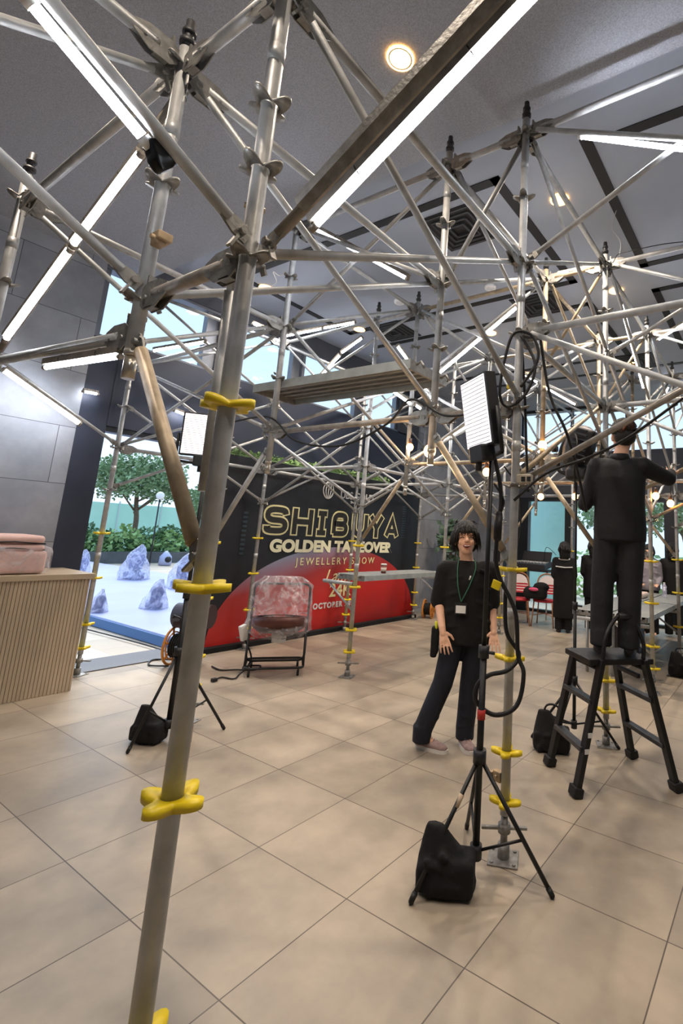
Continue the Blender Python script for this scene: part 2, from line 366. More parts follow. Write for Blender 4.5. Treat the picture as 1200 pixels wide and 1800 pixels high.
# ================================================================= SCAFFOLD
def N(k): return 0.03+0.46*k
def ring_mesh(name, m, r_in=0.027, r_out=0.072, amp=0.018, th=0.009, dip=0.01, seg=48):
    b = B(); vs = []; 
    for lay in (0, 1):
        for ring in (0, 1):
            for i in range(seg):
                a = 2*PI*i/seg; w = math.cos(4*a)
                rr = r_in if ring == 0 else (r_out-amp)+amp*w
                z = (th/2 if lay else -th/2) + (0 if ring == 0 else dip*w)
                vs.append(Vector((rr*math.cos(a), rr*math.sin(a), z)))
    fs = []
    for i in range(seg):
        j = (i+1) % seg
        a0, a1, b0, b1 = i, j, seg+i, seg+j; c0, c1, d0, d1 = 2*seg+i, 2*seg+j, 3*seg+i, 3*seg+j
        fs += [(a0, b0, b1, a1), (c0, c1, d1, d0), (b0, d0, d1, b1), (a0, a1, c1, c0)]
    b._add(vs, fs); me = mesh_of(name, b); me.materials.append(m); return me
RING = ring_mesh('clamp_ring', BRK)
RINGY = ring_mesh('clamp_ring', YEL, 0.0265, 0.082, 0.022, 0.02, 0.004)
b = B()
for i in range(8):
    pass
b.box((0, 0, 0.004), (0.15, 0.15, 0.008), bev=0.003); b.cyl((0, 0, 0.008), (0, 0, 0.07), 0.03, n=16); b.cyl((0, 0, 0.07), (0, 0, 0.2), 0.018, n=12)
for sx, sy in ((1, 1), (1, -1), (-1, 1), (-1, -1)): b.cyl((sx*0.055, sy*0.055, 0.006), (sx*0.055, sy*0.055, 0.014), 0.009, n=8)
BASE = mesh_of('base_plate', b); BASE.materials.append(BRK)
b = B(); b.cyl((0, 0, -0.02), (0, 0, 0.02), 0.032, n=12)
for s in (1, -1): b.box((s*0.07, 0, 0), (0.09, 0.02, 0.012))
NUT = mesh_of('jack_nut', b); NUT.materials.append(BRK)
b = B(); b.cyl((0, 0, 0), (0, 0, 0.13), 0.02, 0.017, 10); b.cyl((0, 0, 0.02), (0, 0, 0.04), 0.03, n=10); b.cyl((0, 0, 0.07), (0, 0, 0.085), 0.026, n=10)
SPIG = mesh_of('top_spigot', b); SPIG.materials.append(mat('dark_pin_steel', '#4b4c4e', 0.5, 0.6))
b = B(); b.cyl((0, 0, -0.09), (0, 0, 0.0), 0.0205, n=20); b.cyl((0, 0, -0.01), (0, 0, 0.012), 0.0255, n=20)
STUB = mesh_of('bottom_stub', b); STUB.materials.append(mat('bright_steel', '#c3bdb0', 0.3, 0.8, 0.1, 20))
b = B(); b.box((0.05, 0, 0), (0.05, 0.035, 0.05), bev=0.004); b.box((0.085, 0, 0.0), (0.02, 0.05, 0.03), bev=0.003); b.cyl((0.05, -0.03, 0), (0.05, 0.03, 0), 0.009, n=8)
CLP = mesh_of('couple_clip', b); CLP.materials.append(mat('brassy_clip', '#b39c7c', 0.5, 0.5, 0.2, 30))
# ledger end bracket (local X along member, Z up), origin on the post axis
b = B()
poly = [(0.03, -0.035), (0.055, -0.055), (0.13, -0.056), (0.185, -0.022), (0.2, 0.0), (0.19, 0.02), (0.14, 0.042), (0.06, 0.045), (0.03, 0.03)]
mm = Matrix(((1, 0, 0, 0), (0, 0, 1, 0), (0, 1, 0, 0), (0, 0, 0, 1)))
for s in (-0.014, 0.014): b.prism(poly, 0.004, Matrix.Translation((0, s, 0)) @ mm)
b.box((0.085, 0, -0.05), (0.05, 0.032, 0.004)); b.cyl((0.06, -0.022, -0.01), (0.06, 0.022, -0.01), 0.009, n=8); b.cyl((0.11, -0.02, 0.005), (0.11, 0.02, 0.005), 0.006, n=8); b.cyl((0.15, -0.02, -0.01), (0.15, 0.02, -0.01), 0.006, n=8)
b.box((0.052, 0, 0.02), (0.01, 0.026, 0.11))
BR = mesh_of('end_bracket', b); BR.materials.append(BRK)
b = B(); mm2 = mm
b.prism([(0.03, -0.022), (0.07, -0.026), (0.12, -0.016), (0.15, -0.014), (0.15, 0.014), (0.12, 0.016), (0.07, 0.026), (0.03, 0.022)], 0.008, mm)
b.cyl((0.055, -0.02, 0), (0.055, 0.02, 0), 0.012, n=8); b.box((0.055, 0.0, -0.02), (0.008, 0.02, 0.09))
BRS = mesh_of('brace_end', b); BRS.materials.append(BRK)

D = {(-1.25, .78): 'the nearest tall post', (-1.25, 2.58): 'the cable-wrapped post', (-1.25, 4.38): 'the post behind the stepladder',
     (-1.25, 6.18): 'the near bench post', (-1.25, 7.98): 'the far bench post', (-1.25, 9.78): 'the right rear post',
     (-1.85, .78): 'the nearest stub-ended post', (-1.85, 2.58): 'the bulb-side hanging post', (-1.85, 4.38): 'the stained-orange hanging post',
     (-1.85, 6.18): 'the third hanging post', (-1.85, 7.98): 'the rear hanging post', (-1.85, 9.78): 'the back window post',
     (-3.46, .78): 'the top-left corner post', (-3.46, 2.58): 'the high-plank post', (-3.46, 4.38): 'the hanging post before the poster', (-3.46, 6.18): 'the hanging post beyond the plank',
     (-3.46, 7.98): 'the rear central post', (-3.46, 9.78): 'the table-side rear post', (-4.08, 2.58): 'the post masked by the nearest', (-4.08, 4.38): 'the cup-shelf post', (-4.08, 6.18): 'the shelf-end post', (-4.08, 7.98): 'the plant-side post',
     (-5.9, 2.58): 'the doorway post', (-5.9, 4.38): 'the fan-side post', (-5.9, 6.18): 'the poster-centre post', (-5.9, 7.98): 'the poster right-edge post',
     (0.55, 2.58): 'the right frame edge, nearest row', (0.55, 4.38): 'the right frame edge, worker row', (0.55, 6.18): 'the right frame edge, bench row', (0.55, 7.98): 'the right frame edge, rear row', (0.55, .78): 'the right-hand frame edge',
     (-1.25, -1.02): 'the top frame edge', (-1.85, -1.02): 'the left frame edge', (-3.46, -1.02): 'the far left frame edge', (-5.9, .78): 'the far left wall side', (-5.9, -1.02): 'x'}
LAB = {
 (-1.25, .78): 'nearest tall grey scaffold post with three yellow star clamps, left of centre',
 (-1.25, 2.58): 'grey scaffold post wrapped in black cable beside the light stand',
 (-1.25, 4.38): 'grey scaffold post standing just behind the black stepladder',
 (-1.25, 6.18): 'grey scaffold post at the near end of the right bench planks',
 (-1.25, 7.98): 'grey scaffold post at the right frame edge by the bench',
 (-1.25, 9.78): 'grey scaffold post furthest right by the back windows',
 (-1.85, .78): 'cut-off grey scaffold post with shiny open stub, beside the nearest post',
 (-1.85, 2.58): 'hanging grey scaffold post above the brighter pendant bulb, vent behind it',
 (-1.85, 4.38): 'tan stained hanging scaffold post at left end of short lamp',
 (-1.85, 6.18): 'tan stained hanging scaffold post behind the stepladder post',
 (-1.85, 7.98): 'rear hanging scaffold post behind the worker on the ladder',
 (-3.46, .78): 'grey scaffold post in the top left corner of the picture',
 (-3.46, 2.58): 'grey hanging scaffold post at the left end of the high plank',
 (-3.46, 4.38): 'grey hanging scaffold post right of centre before the black poster',
 (-3.46, 6.18): 'thin hanging scaffold post in the middle distance above the standing man',
 (-3.46, 7.98): 'thin hanging scaffold post in the rear of the hall',
 (-3.46, 9.78): 'rear standing scaffold post beside the woman in the long coat',
 (-4.08, 2.58): 'grey scaffold post almost hidden behind the nearest tall post',
 (-4.08, 4.38): 'grey scaffold post on a base plate carrying the cup shelf',
 (-4.08, 6.18): 'grey scaffold post right behind the standing man with the lanyard',
 (-4.08, 7.98): 'grey scaffold post behind the man, beside the potted plant',
 (-5.9, 2.58): 'grey scaffold post standing in the bright doorway behind the counter',
 (-5.9, 4.38): 'grey scaffold post rising behind the wrapped fan before the poster',
 (-5.9, 6.18): 'grey scaffold post crossing the poster lettering behind the cup-shelf post',
 (-5.9, 7.98): 'grey scaffold post at the right edge of the poster',
 (0.55, 2.58): 'hanging scaffold post just outside the right side of the frame', (0.55, 4.38): 'second hanging scaffold post beyond the right frame edge',
 (0.55, 6.18): 'third hanging scaffold post beyond the right frame edge', (0.55, 7.98): 'fourth hanging scaffold post beyond the right frame edge'}
POS = {(-5.9, 2.58): (-6.05, 2.57)}
def post(x, y, z0, z1, rings, yellow=(), base=False, stub=False, m=STEEL, rot=0.0, clips=()):
    lab = LAB[(x, y)]; near = (x, y) == (-1.25, .78); x, y = POS.get((x, y), (x, y))
    t = thing('scaffold_post', (x, y, z0), lab, 'scaffold post')
    b = B()
    if base:
        b.cyl((x, y, 0.2), (x, y, z1), 0.0243, n=20)
    else: b.cyl((x, y, z0), (x, y, z1), 0.0243, n=20)
    for z in [N(k) for k in ((7,) if near else (1, 3, 5, 7, 9))]:
        if z0+0.3 < z-0.2 < z1-0.2: b.cyl((x, y, z-0.26), (x, y, z-0.2), 0.0262, n=20)
    part('tube', b, m, t)
    for z in rings:
        if z0+0.02 < z < z1: share('clamp_ring', RING, t, (0, 0, z-z0), (0, 0, rot))
    for z in yellow:
        share('clamp_ring', RINGY, t, (0, 0, z-z0), (0, 0, rot), 'yellow padded star clamp')
    if base: share('base_plate', BASE, t, (0, 0, 0), (0, 0, 0.4)); share('jack_nut', NUT, t, (0, 0, 0.14), (0, 0, 0.6))
    if stub: share('bottom_stub', STUB, t, (0, 0, 0), label='shiny open bottom stub')
    share('top_spigot', SPIG, t, (0, 0, z1-z0))
    for z, a in clips: share('couple_clip', CLP, t, (0, 0, z-z0), (0, 0, a), 'small brownish clip')
    return t
yl = [0.26, 0.49, 0.95, 1.41]
HI = [N(k) for k in (4, 5, 6, 7, 8, 9)]
post(-1.25, .78, 0, 4.2, [2.33, 2.62, 2.84, 3.25, 3.7], [0.43, 0.92, 1.41, 1.89], True, rot=0.35, clips=((2.52, 2.6),))
post(-1.25, 2.58, 0, 4.28, [1.87]+HI, yl, True, rot=0.3, clips=((0.36, 2.9),))
post(-1.25, 4.38, 0, 4.28, [1.87]+HI, yl, True)
post(-1.25, 6.18, 0, 4.28, [1.87]+HI, yl, True)
post(-1.25, 7.98, 0, 4.28, [1.87]+HI, [0.49, 0.95, 1.41], True)
post(-1.25, 9.78, 0, 4.28, HI, [0.95, 1.41], True)
post(-1.85, .78, 2.13, 3.38, [2.33, 2.79, 3.3], stub=True, rot=0.3, clips=((2.28, 2.8), (2.55, 0.0)))
for y in (2.58, 4.38, 6.18, 7.98): post(-1.85, y, 2.1, 4.28, HI, stub=True, m=STEEL if y in (2.58,) else STEELW, rot=0.2)
post(-3.46, .78, 2.1, 3.45, [2.33, 2.79, 3.3], stub=True)
for y in (2.58, 4.38, 6.18, 7.98): post(-3.46, y, 2.08, 4.28, HI, stub=True)
post(-3.46, 9.78, 0, 4.28, HI, [0.95, 1.41], True)
for y in (2.58, 4.38, 6.18, 7.98): post(-4.08, y, 0, 4.28 if y > 3 else 2.95, HI, yl, True)
for y in (2.58, 4.38, 6.18, 7.98): post(-5.9, y, 0, 4.28, HI, yl, True)
for y in (2.58, 4.38, 6.18, 7.98): post(0.55, y, 2.1, 4.28, HI, stub=True)

HOST = {}
_seen = {}
def member(a, za, c, zb, kind='ledger', m=None, host=None, d=0.0, sh=0.0):
    a_, c_ = POS.get(a, a), POS.get(c, c); p = Vector((a_[0], a_[1], za)); q = Vector((c_[0], c_[1], zb)); v = q-p; Ln = v.length
    if kind == 'brace': p = p + Vector((0, 0, 0.02)); q = q + Vector((0, 0, 0.02))
    X = v.normalized(); Z = Vector((0, 0, 1)); Y = Z.cross(X).normalized(); Z = X.cross(Y)
    side = 0.028 if kind == 'brace' else 0.0
    M = Matrix((X, Y, Z)).transposed().to_4x4(); M.translation = p + Y*(side*(1 if zb > za else -1)+sh)
    da, dc = D[a], D[c]
    zw = lambda z: 'top' if z > 4 else 'upper' if z > 3 else 'middle' if z > 2.2 else 'lower'
    sh_ = lambda s: s[4:] if s.startswith('the ') else s
    if kind == 'ledger': lab = 'grey %s ledger from %s to %s' % (zw(za), sh_(da), sh_(dc))
    else:
        if zb < za: da, dc, za, zb = dc, da, zb, za
        lab = '%s grey brace from %s up to %s' % (zw(zb), sh_(da), sh_(dc))
    k = lab.split()
    if len(k) > 16: lab = ' '.join(k[:16])
    if lab in _seen:
        lab = lab.replace('grey ', 'lower grey ' if False else 'grey tubular ', 1)
        kk = lab.split(); lab = ' '.join(kk[:16])
    _seen[lab] = 1
    t = thing('scaffold_ledger' if kind == 'ledger' else 'scaffold_brace', None, lab, 'scaffold tube', M=M)
    r = 0.0214 if kind == 'ledger' else 0.0165
    if kind == 'knee': r = 0.0214
    b = B(); b.cyl(M @ Vector((0.1, 0, 0)), M @ Vector((Ln-0.1, 0, 0)), r, n=16)
    part('tube', b, m or STEEL, t)
    me = BR if kind == 'ledger' else BRS
    share('end_bracket' if kind == 'ledger' else 'brace_end', me, t, (0, 0, 0))
    share('end_bracket' if kind == 'ledger' else 'brace_end', me, t, (Ln, 0, 0), (0, 0, PI))
    return t
Ys = [.78, 2.58, 4.38, 6.18, 7.98, 9.78]
z2, z3, z4 = N(5), N(7), N(9); zl, zm, zk = N(4), N(6), N(3)
# bays behind the camera, front row
for x in (-1.25, -1.85): 
    member((x, .78), z2, (x, -1.02), z3, 'brace')
    member((x, .78), z3+(0.06 if x < -1.5 else 0), (x, -1.02), z3+0.06, 'ledger')
member((-1.85, .78), z3, (-1.85, -1.02), z2, 'brace')
# Y spans, front bay
for x in (-1.25, -1.85, -3.46):
    member((x, .78), z3+0.03, (x, 2.58), z3, 'ledger'); member((x, .78), z2, (x, 2.58), z3, 'brace'); member((x, .78), z3, (x, 2.58), z2, 'brace')
for x in (-1.25, -1.85, -3.46, -5.9):
    for i in range(1, 4 if x == -5.9 or x == -1.85 else 5 if x == -1.25 or x == -3.46 else 4):
        a, c = (x, Ys[i]), (x, Ys[i+1])
        mt_ = STEELW if x == -1.85 and i > 1 else None
        member(a, z4, c, z4, 'ledger', mt_); member(a, z4, c, z3, 'brace', mt_); member(a, z3, c, z4, 'brace')
        if x != -1.85 and Ys[i+1] < 9: member(a, z3, c, z2, 'brace')
        if x in (-3.46, -5.9): member(a, z2, c, z3, 'brace')
        if x == -5.9: member(a, z2, c, z2, 'ledger')
member((-1.25, 2.58), zl, (-1.25, 4.38), zm, 'brace', STEELW); member((-1.25, 2.58), zm, (-1.25, 4.38), zm, 'ledger')
member((-1.25, 4.38), zm, (-1.25, 6.18), zl, 'brace'); member((-1.25, 6.18), zl, (-1.25, 7.98), zm, 'brace')
for i in (1, 2, 3):
    member((-5.9, Ys[i]), zl, (-5.9, Ys[i+1]), zm, 'brace'); member((-5.9, Ys[i]), zm, (-5.9, Ys[i+1]), zl, 'brace')
for i in (2, 3):
    member((-4.08, Ys[i]), zl, (-4.08, Ys[i+1]), zm, 'brace'); member((-4.08, Ys[i]), zm, (-4.08, Ys[i+1]), zl, 'brace')
    member((-4.08, Ys[i]), z2, (-4.08, Ys[i+1]), z2, 'ledger')
member((-5.9, 2.58), z2, (-5.9, .78), z3, 'brace')
# X spans, front row
member((-1.85, .78), z2, (-1.25, .78), z2, 'ledger', STEELB); member((-1.85, .78), z3+.04, (-1.25, .78), z3+.04, 'ledger')
member((-3.46, .78), z3, (-1.85, .78), z3+0.05, 'ledger'); member((-3.46, .78), z2, (-1.85, .78), z3, 'brace', STEELB)
member((-1.25, .78), z2, (0.55, .78), z3, 'brace', STEELB); member((-3.46, .78), z2, (-1.85, .78), 2.2, 'ledger')
for i in range(1, 5):
    y = Ys[i]; w = STEELW if i in (2, 3) else None
    member((-3.46, y), z2, (-1.85, y), z2, 'ledger', STEELB if i == 1 else w); member((-1.85, y), z2, (-1.25, y), z2, 'ledger', STEELB)
    member((-3.46, y), z4, (-1.85, y), z4, 'ledger', w); member((-1.85, y), z4, (-1.25, y), z4, 'ledger', w)
    member((-3.46, y), z4, (-1.85, y), z3, 'brace'); member((-3.46, y), z3, (-1.85, y), z4, 'brace')
    member((-1.25, y), z4, (-1.85, y), z3, 'brace', w)
    if i > 1: member((-3.46, y), z3, (-1.85, y), z2, 'brace'); member((-3.46, y), z2, (-1.85, y), z3, 'brace')
    member((-1.25, y), z4, (0.55, y), z4, 'ledger'); member((-1.25, y), z4, (0.55, y), z3, 'brace')
    member((-1.25, y), z3, (0.55, y), z4, 'brace'); member((-1.25, y), zl, (0.55, y), zm, 'brace', STEELB if i == 1 else STEELW)
    if i < 3: member((-1.25, y), zm, (0.55, y), zm, 'ledger'); member((-1.25, y), zm, (0.55, y), zl, 'brace')
    else: member((-1.25, y), z2, (0.55, y), z2, 'ledger')
    member((-5.9, y), z3 if i == 1 else z4, (-3.46, y), z3 if i == 1 else z4, 'ledger')
    member((-5.9, y), z3, (-3.46, y), z4 if i > 1 else z2, 'brace'); member((-5.9, y), z2, (-3.46, y), z3, 'brace')
    if i > 1: member((-5.9, y), zl, (-4.08, y), zm, 'brace'); member((-5.9, y), z2, (-4.08, y), z2, 'ledger'); member((-5.9, y), zm, (-4.08, y), zl, 'brace')
    # knees
    member((-1.85, y), z2-0.1, (-1.25, y), zk+0.02, 'knee', STEELW)
    member((-3.46, y), z2-0.1, (-4.08, y), zk+0.02, 'knee', STEELW if i > 1 else STEEL)
member((-1.85, .78), z2-0.12, (-1.25, .78), zk+0.03, 'knee', STEELW)
for x0, x1 in ((-3.46, -1.85), (-1.85, -1.25)): member((x0, 9.78) if x0 != -1.85 else (-1.85, 7.98), z3, (x1, 7.98) if x0 == -3.46 else (x1, 9.78), z4, 'brace')
# strut hanging beside the nearest post
t = thing('scaffold_strut', (-1.37, .78, 1.6), 'slim grey strut hanging parallel to the nearest post, left of it', 'scaffold tube')
part('tube', B().cyl((-1.40, .83, 2.28), (-1.385, .83, 1.66), 0.0165, n=16), STEEL, t)
part('flattened_end', B().box((-1.40, .83, 2.31), (0.03, 0.008, 0.1)), BRK, t)

# ---- light tubes
def lamp(a, c, label, off=0.0, housing=True, r=0.011, m=LAMPG, hb=STEELB, wide=0):
    p, q = Vector(a), Vector(c); d = (q-p); Ln = d.length; X = d.normalized(); Y = Vector((0, 0, 1)).cross(X).normalized(); Z = X.cross(Y)
    M = Matrix((X, Y, Z)).transposed().to_4x4(); M.translation = p
    t = thing('light_tube', None, label, 'light', M=M)
    part('glowing_tube', B().cyl(M @ Vector((0.015, 0, 0)), M @ Vector((Ln-0.015, 0, 0)), r, n=12), m, t, 'glowing white tube')
    for s in (0, Ln): part('end_cap', B().cyl(M @ Vector((s-0.012, 0, 0)), M @ Vector((s+0.012, 0, 0)), r*1.25, n=12), hb if housing else WHITEP, t)
    if housing:
        b = B(); c_ = M.to_3x3()
        b.box(M @ Vector((Ln/2, 0, r+0.014)), (Ln, 0.034, 0.026), c_); part('housing', b, hb, t, 'metal backing rail')
        if wide: part('side_rail', B().box(M @ Vector((Ln/2, wide*0.026, r+0.062)), (Ln, 0.03, 0.03), c_), BRK, t)
        b = B()
        for s in (0.25, 0.75): b.tube([M @ Vector((Ln*s, 0.018*math.cos(k*PI/6), r+0.014+0.022*math.sin(k*PI/6))) for k in range(12)], 0.0015, 5, True)
        part('tie', b, RUB, t)
    return t
lamp((-1.250, 0.220, 2.613), (-1.250, 0.477, 2.475), 'fat bright light tube in the top left corner ending in black wrap', housing=False, r=0.0125)
lamp((-2.075, 0.780, 3.006), (-2.588, 0.780, 2.754), 'light tube below the black-wrapped end on the left', r=0.0115, wide=-1)
lamp((-2.603, 0.780, 2.736), (-3.204, 0.780, 2.417), 'light tube sloping down to the left frame edge', r=0.0115, wide=-1)
lamp((-0.977, 0.780, 2.340), (-0.349, 0.780, 2.692), 'long light tube rising to the top edge right of centre', r=0.0078, wide=-1)
lamp((-3.213, 2.580, 4.095), (-2.158, 2.580, 3.373), 'light tube dropping right from the long lamp corner, crossed by a ledger')
lamp((-0.885, 2.580, 3.995), (-0.280, 2.580, 3.648), 'light tube at the right frame edge below the ceiling beam', r=0.014, housing=False)
lamp((-5.900, 3.883, 4.276), (-5.900, 4.266, 4.284), 'short light tube by the high window behind the nearest post')
lamp((-5.900, 1.464, 2.849), (-5.900, 2.131, 2.490), 'light tube sloping across the grey stone wall at left', r=0.019)
lamp((-2.606, 0.780, 2.187), (-1.931, 0.780, 2.133), 'light tube ending behind the shiny post stub', r=0.0085)
lamp((-5.634, 2.580, 3.381), (-4.654, 2.580, 3.313), 'light tube before the left high window')
lamp((-5.830, 4.380, 4.272), (-5.081, 4.380, 4.245), 'light tube left of a pair above the high plank')
lamp((-5.049, 4.380, 4.247), (-4.471, 4.380, 4.218), 'light tube right of a pair above the high plank')
lamp((-5.319, 4.380, 3.318), (-4.682, 4.380, 3.809), 'light tube rising from behind the high plank')
lamp((-4.664, 4.380, 3.830), (-4.315, 4.380, 3.980), 'short light tube meeting the oval downlight')
lamp((-3.460, 4.049, 3.612), (-3.460, 4.256, 3.509), 'short light tube above the right end of the high plank')
lamp((-3.460, 4.552, 3.319), (-3.460, 4.894, 3.127), 'short light tube below the right end of the high plank')
lamp((-3.460, 3.849, 3.120), (-3.460, 4.376, 3.024), 'light tube under the high plank before the sky window')
lamp((-3.460, 4.450, 3.036), (-3.460, 4.563, 3.016), 'tiny light tube beside the bulb-side post')
lamp((-3.094, 4.380, 3.349), (-2.159, 4.380, 3.939), 'long light tube rising to the cable-wrapped post', r=0.013)
lamp((-3.161, 6.180, 4.039), (-2.695, 6.180, 3.717), 'light tube crossing behind the cable-wrapped post')
lamp((-2.635, 6.180, 3.669), (-2.150, 6.180, 3.347), 'light tube right of the cable-wrapped post ending at a tan ledger')
lamp((-1.250, 4.943, 4.023), (-1.250, 5.954, 3.410), 'tall steep light tube above the worker on the ladder', r=0.016)
lamp((-1.128, 6.180, 4.071), (-0.739, 6.180, 4.263), 'light tube entering from the right edge above the worker')
lamp((-1.601, 9.780, 4.562), (-1.759, 9.780, 4.256), 'small light tube far back above the sky window')
lamp((-1.724, 4.380, 4.182), (-1.285, 4.380, 4.160), 'short bright light tube linking two orange stained post heads', r=0.015)
lamp((-4.204, 6.180, 2.986), (-3.812, 6.180, 3.178), 'small light tube left of the big light panel')
lamp((-3.799, 7.980, 2.875), (-3.293, 7.980, 3.176), 'small light tube low behind the cable-wrapped post')
lamp((-3.460, 4.051, 3.257), (-3.460, 4.127, 3.372), 'tiny light tube behind the plank end bracket')
lamp((-6.200, 2.214, 2.886), (-6.200, 2.354, 2.893), 'small light tube on the navy lintel at left')
lamp((-6.200, 3.187, 2.910), (-6.200, 3.408, 2.882), 'small light tube on the navy lintel behind the tan knee brace')
# black wrapped end
b = B(); q = Vector((-1.25, .515, 2.475)); b.box(q, (0.045, 0.075, 0.05), Matrix.Rotation(0.5, 3, 'X'), 0.006); b.box(q+Vector((0.0, 0.0, -0.03)), (0.035, 0.05, 0.04), Matrix.Rotation(0.9, 3, 'X'), 0.006); b.cap(q+Vector((0.02, 0.02, 0.0)), q+Vector((0.02, 0.05, 0.0)), 0.012)
obj('cable_wrap', remesh(b, 0.006, 2), mat('black_tape_gloss', '#101114', 0.25), 'glossy black taped bundle at the end of the fat light tube', 'tape wrap')
b = B(); b.cyl((-1.25, .5, 2.44), (-1.25, .75, 2.38), 0.012); 

# ---- decks (planks)
def deck(p0, p1, w, wd, label, th=0.05, name='scaffold_plank'):
    p0, p1 = Vector(p0), Vector(p1); X = (p1-p0); Ln = X.length; X.normalize(); Y = Vector(wd).normalized(); Z = X.cross(Y)
    R3 = Matrix((X, Y, Z)).transposed(); c = (p0+p1)/2+Y*w/2
    t = thing(name, p0, label, 'plank')
    b = B(); b.box(c, (Ln, w, 0.006), R3); 
    for i in range(5): b.box(c+Y*(-w/2+w*(i+0.5)/5)+Z*(-0.012 if Z.z > 0 else 0.012), (Ln, 0.03, 0.02), R3)
    part('deck_plate', b, mat('deck_board', '#8d8f8c', 0.55, 0.35, 0.3, 9, 0.2, 40, stretch=(1, 6, 6)), t)
    for s in (-1, 1): part('side_rail', B().box(c+Y*(s*w/2)-Vector((0, 0, th/2-0.004)), (Ln, 0.012, th), R3), DECK, t)
    for s in (-1, 1):
        b = B(); b.box(c+X*(s*(Ln/2-0.01))-Vector((0, 0, th/2)), (0.02, w, th), R3)
        for k in (-0.35, 0.35):
            b.tube([c+X*(s*(Ln/2))+Y*(k*w)+Vector((0, 0, -0.02)), c+X*(s*(Ln/2+0.04))+Y*(k*w)+Vector((0, 0, 0.0)), c+X*(s*(Ln/2+0.07))+Y*(k*w)+Vector((0, 0, -0.05))], 0.01, 6)
        part('end_hook', b, BRK, t)
    return t
deck((-3.84, 2.62, 2.79), (-2.1, 2.62, 2.77), 0.45, (0, 1, 0), 'steel plank bridging high up before the sky windows, underside visible', 0.07)
deck((-4.03, 4.47, 1.07), (-4.03, 6.1, 1.07), 0.42, (-1, 0, 0), 'grey steel plank shelf holding a paper cup, behind the standing man', 0.06)
deck((-1.30, 6.2, 0.78), (-1.30, 8.0, 0.78), 0.41, (-1, 0, 0), 'grey plank benchtop at right, running beside the yellow-clamped bench post', 0.06)
deck((-2.17, 6.2, 0.78), (-2.17, 8.0, 0.78), 0.41, (1, 0, 0), 'grey plank benchtop seen left of and between the worker legs', 0.06)
deck((-1.30, 8.05, 0.78), (-1.30, 9.6, 0.78), 0.41, (-1, 0, 0), 'rear grey plank benchtop by the right frame edge', 0.06)
deck((-2.17, 8.05, 0.78), (-2.17, 9.6, 0.78), 0.41, (1, 0, 0), 'rear grey plank benchtop with a flat package on it', 0.06)
for (x, y, a, l) in ((-4.08, 4.38, -1, 'grey bracket arm holding the near end of the cup shelf'), (-4.08, 6.18, -1, 'grey bracket arm holding the far end of the cup shelf'),
                  (-1.25, 6.18, -1, 'grey bracket arm under the near end of the right bench'), (-1.25, 7.98, -1, 'grey bracket arm under the far end of the right bench')):
    z = 0.98 if x < -3 else 0.69; LL = 0.5 if x < -3 else 0.9
    t = thing('deck_bracket', (x, y, z), l, 'bracket')
    part('arm', B().cyl((x-0.03, y, z), (x+a*LL, y, z), 0.0214), STEEL, t); part('stay', B().cyl((x-0.02, y, z-0.28), (x+a*0.4, y, z-0.02), 0.013), STEEL, t)
# front legs of the left plank
for y in (6.6, 7.7):
    t = thing('trestle_frame', (-2.1, y, 0), 'grey tubular trestle under the left benchtop plank, %s end' % ('near' if y < 7 else 'far'), 'trestle')
    part('crossbar', B().cyl((-2.15, y, 0.69), (-1.78, y, 0.69), 0.02), STEELW, t)
    for x in (-2.12, -1.8): part('leg', B().cyl((x, y, 0), (x, y, 0.69), 0.02), STEEL, t)

# ================================================================= POSTER
PX = -6.08
def onP(y, z, dx=0): return Vector((PX+dx, y, z))
t = thing('backdrop_banner', (PX, 6.0, 0), 'large black event poster wall reading SHIBUYA GOLDEN TAKEOVER with red dome', 'banner')
pm = mat('poster_black', '#1c1c20', 0.45, 0, 0.35, 3)
part('board', B().box((PX-0.06, 6.05, 1.245), (0.12, 4.3, 2.49)), pm, t)
# dome print
dm = bpy.data.materials.new('dome_gradient'); dm.use_nodes = True; n = dm.node_tree.nodes; l = dm.node_tree.links; p = n['Principled BSDF']; p.inputs['Roughness'].default_value = 0.45
tc = n.new('ShaderNodeTexCoord'); mp = n.new('ShaderNodeMapping'); l.new(tc.outputs['Object'], mp.inputs[0]); sp = n.new('ShaderNodeSeparateXYZ'); l.new(mp.outputs[0], sp.inputs[0])
m1 = n.new('ShaderNodeMath'); m1.operation = 'MULTIPLY_ADD'; l.new(sp.outputs['Y'], m1.inputs[0]); m1.inputs[1].default_value = 0.16; l.new(sp.outputs['Z'], m1.inputs[2])
m2 = n.new('ShaderNodeMath'); m2.operation = 'ABSOLUTE'
ns = n.new('ShaderNodeTexNoise'); ns.inputs['Scale'].default_value = 1.2; l.new(tc.outputs['Object'], ns.inputs['Vector'])
m3 = n.new('ShaderNodeMath'); m3.operation = 'MULTIPLY_ADD'; l.new(ns.outputs['Fac'], m3.inputs[0]); m3.inputs[1].default_value = 0.15; 
m4 = n.new('ShaderNodeMath'); m4.operation = 'MULTIPLY_ADD'; l.new(sp.outputs['Y'], m4.inputs[0]); m4.inputs[1].default_value = -0.2; l.new(sp.outputs['Z'], m4.inputs[2])
l.new(m4.outputs[0], m3.inputs[2])
rp = n.new('ShaderNodeValToRGB'); l.new(m3.outputs[0], rp.inputs[0]); e = rp.color_ramp.elements
e[0].position = 0.0; e[0].color = C('#a01512'); e[1].position = 1.45; e[1].color = C('#8a93a8')
k = e.new(0.45); k.color = C('#c01d18'); k = e.new(0.95); k.color = C('#b52a26'); e[-1].position = 1.0
m3b = n.new('ShaderNodeMapRange'); l.new(m3.outputs[0], m3b.inputs[0]); m3b.inputs[1].default_value = 0.0; m3b.inputs[2].default_value = 1.45; l.new(m3b.outputs[0], rp.inputs[0])
for q_, v_ in zip(list(e), (0.0, 0.35, 0.72, 1.0)): q_.position = v_
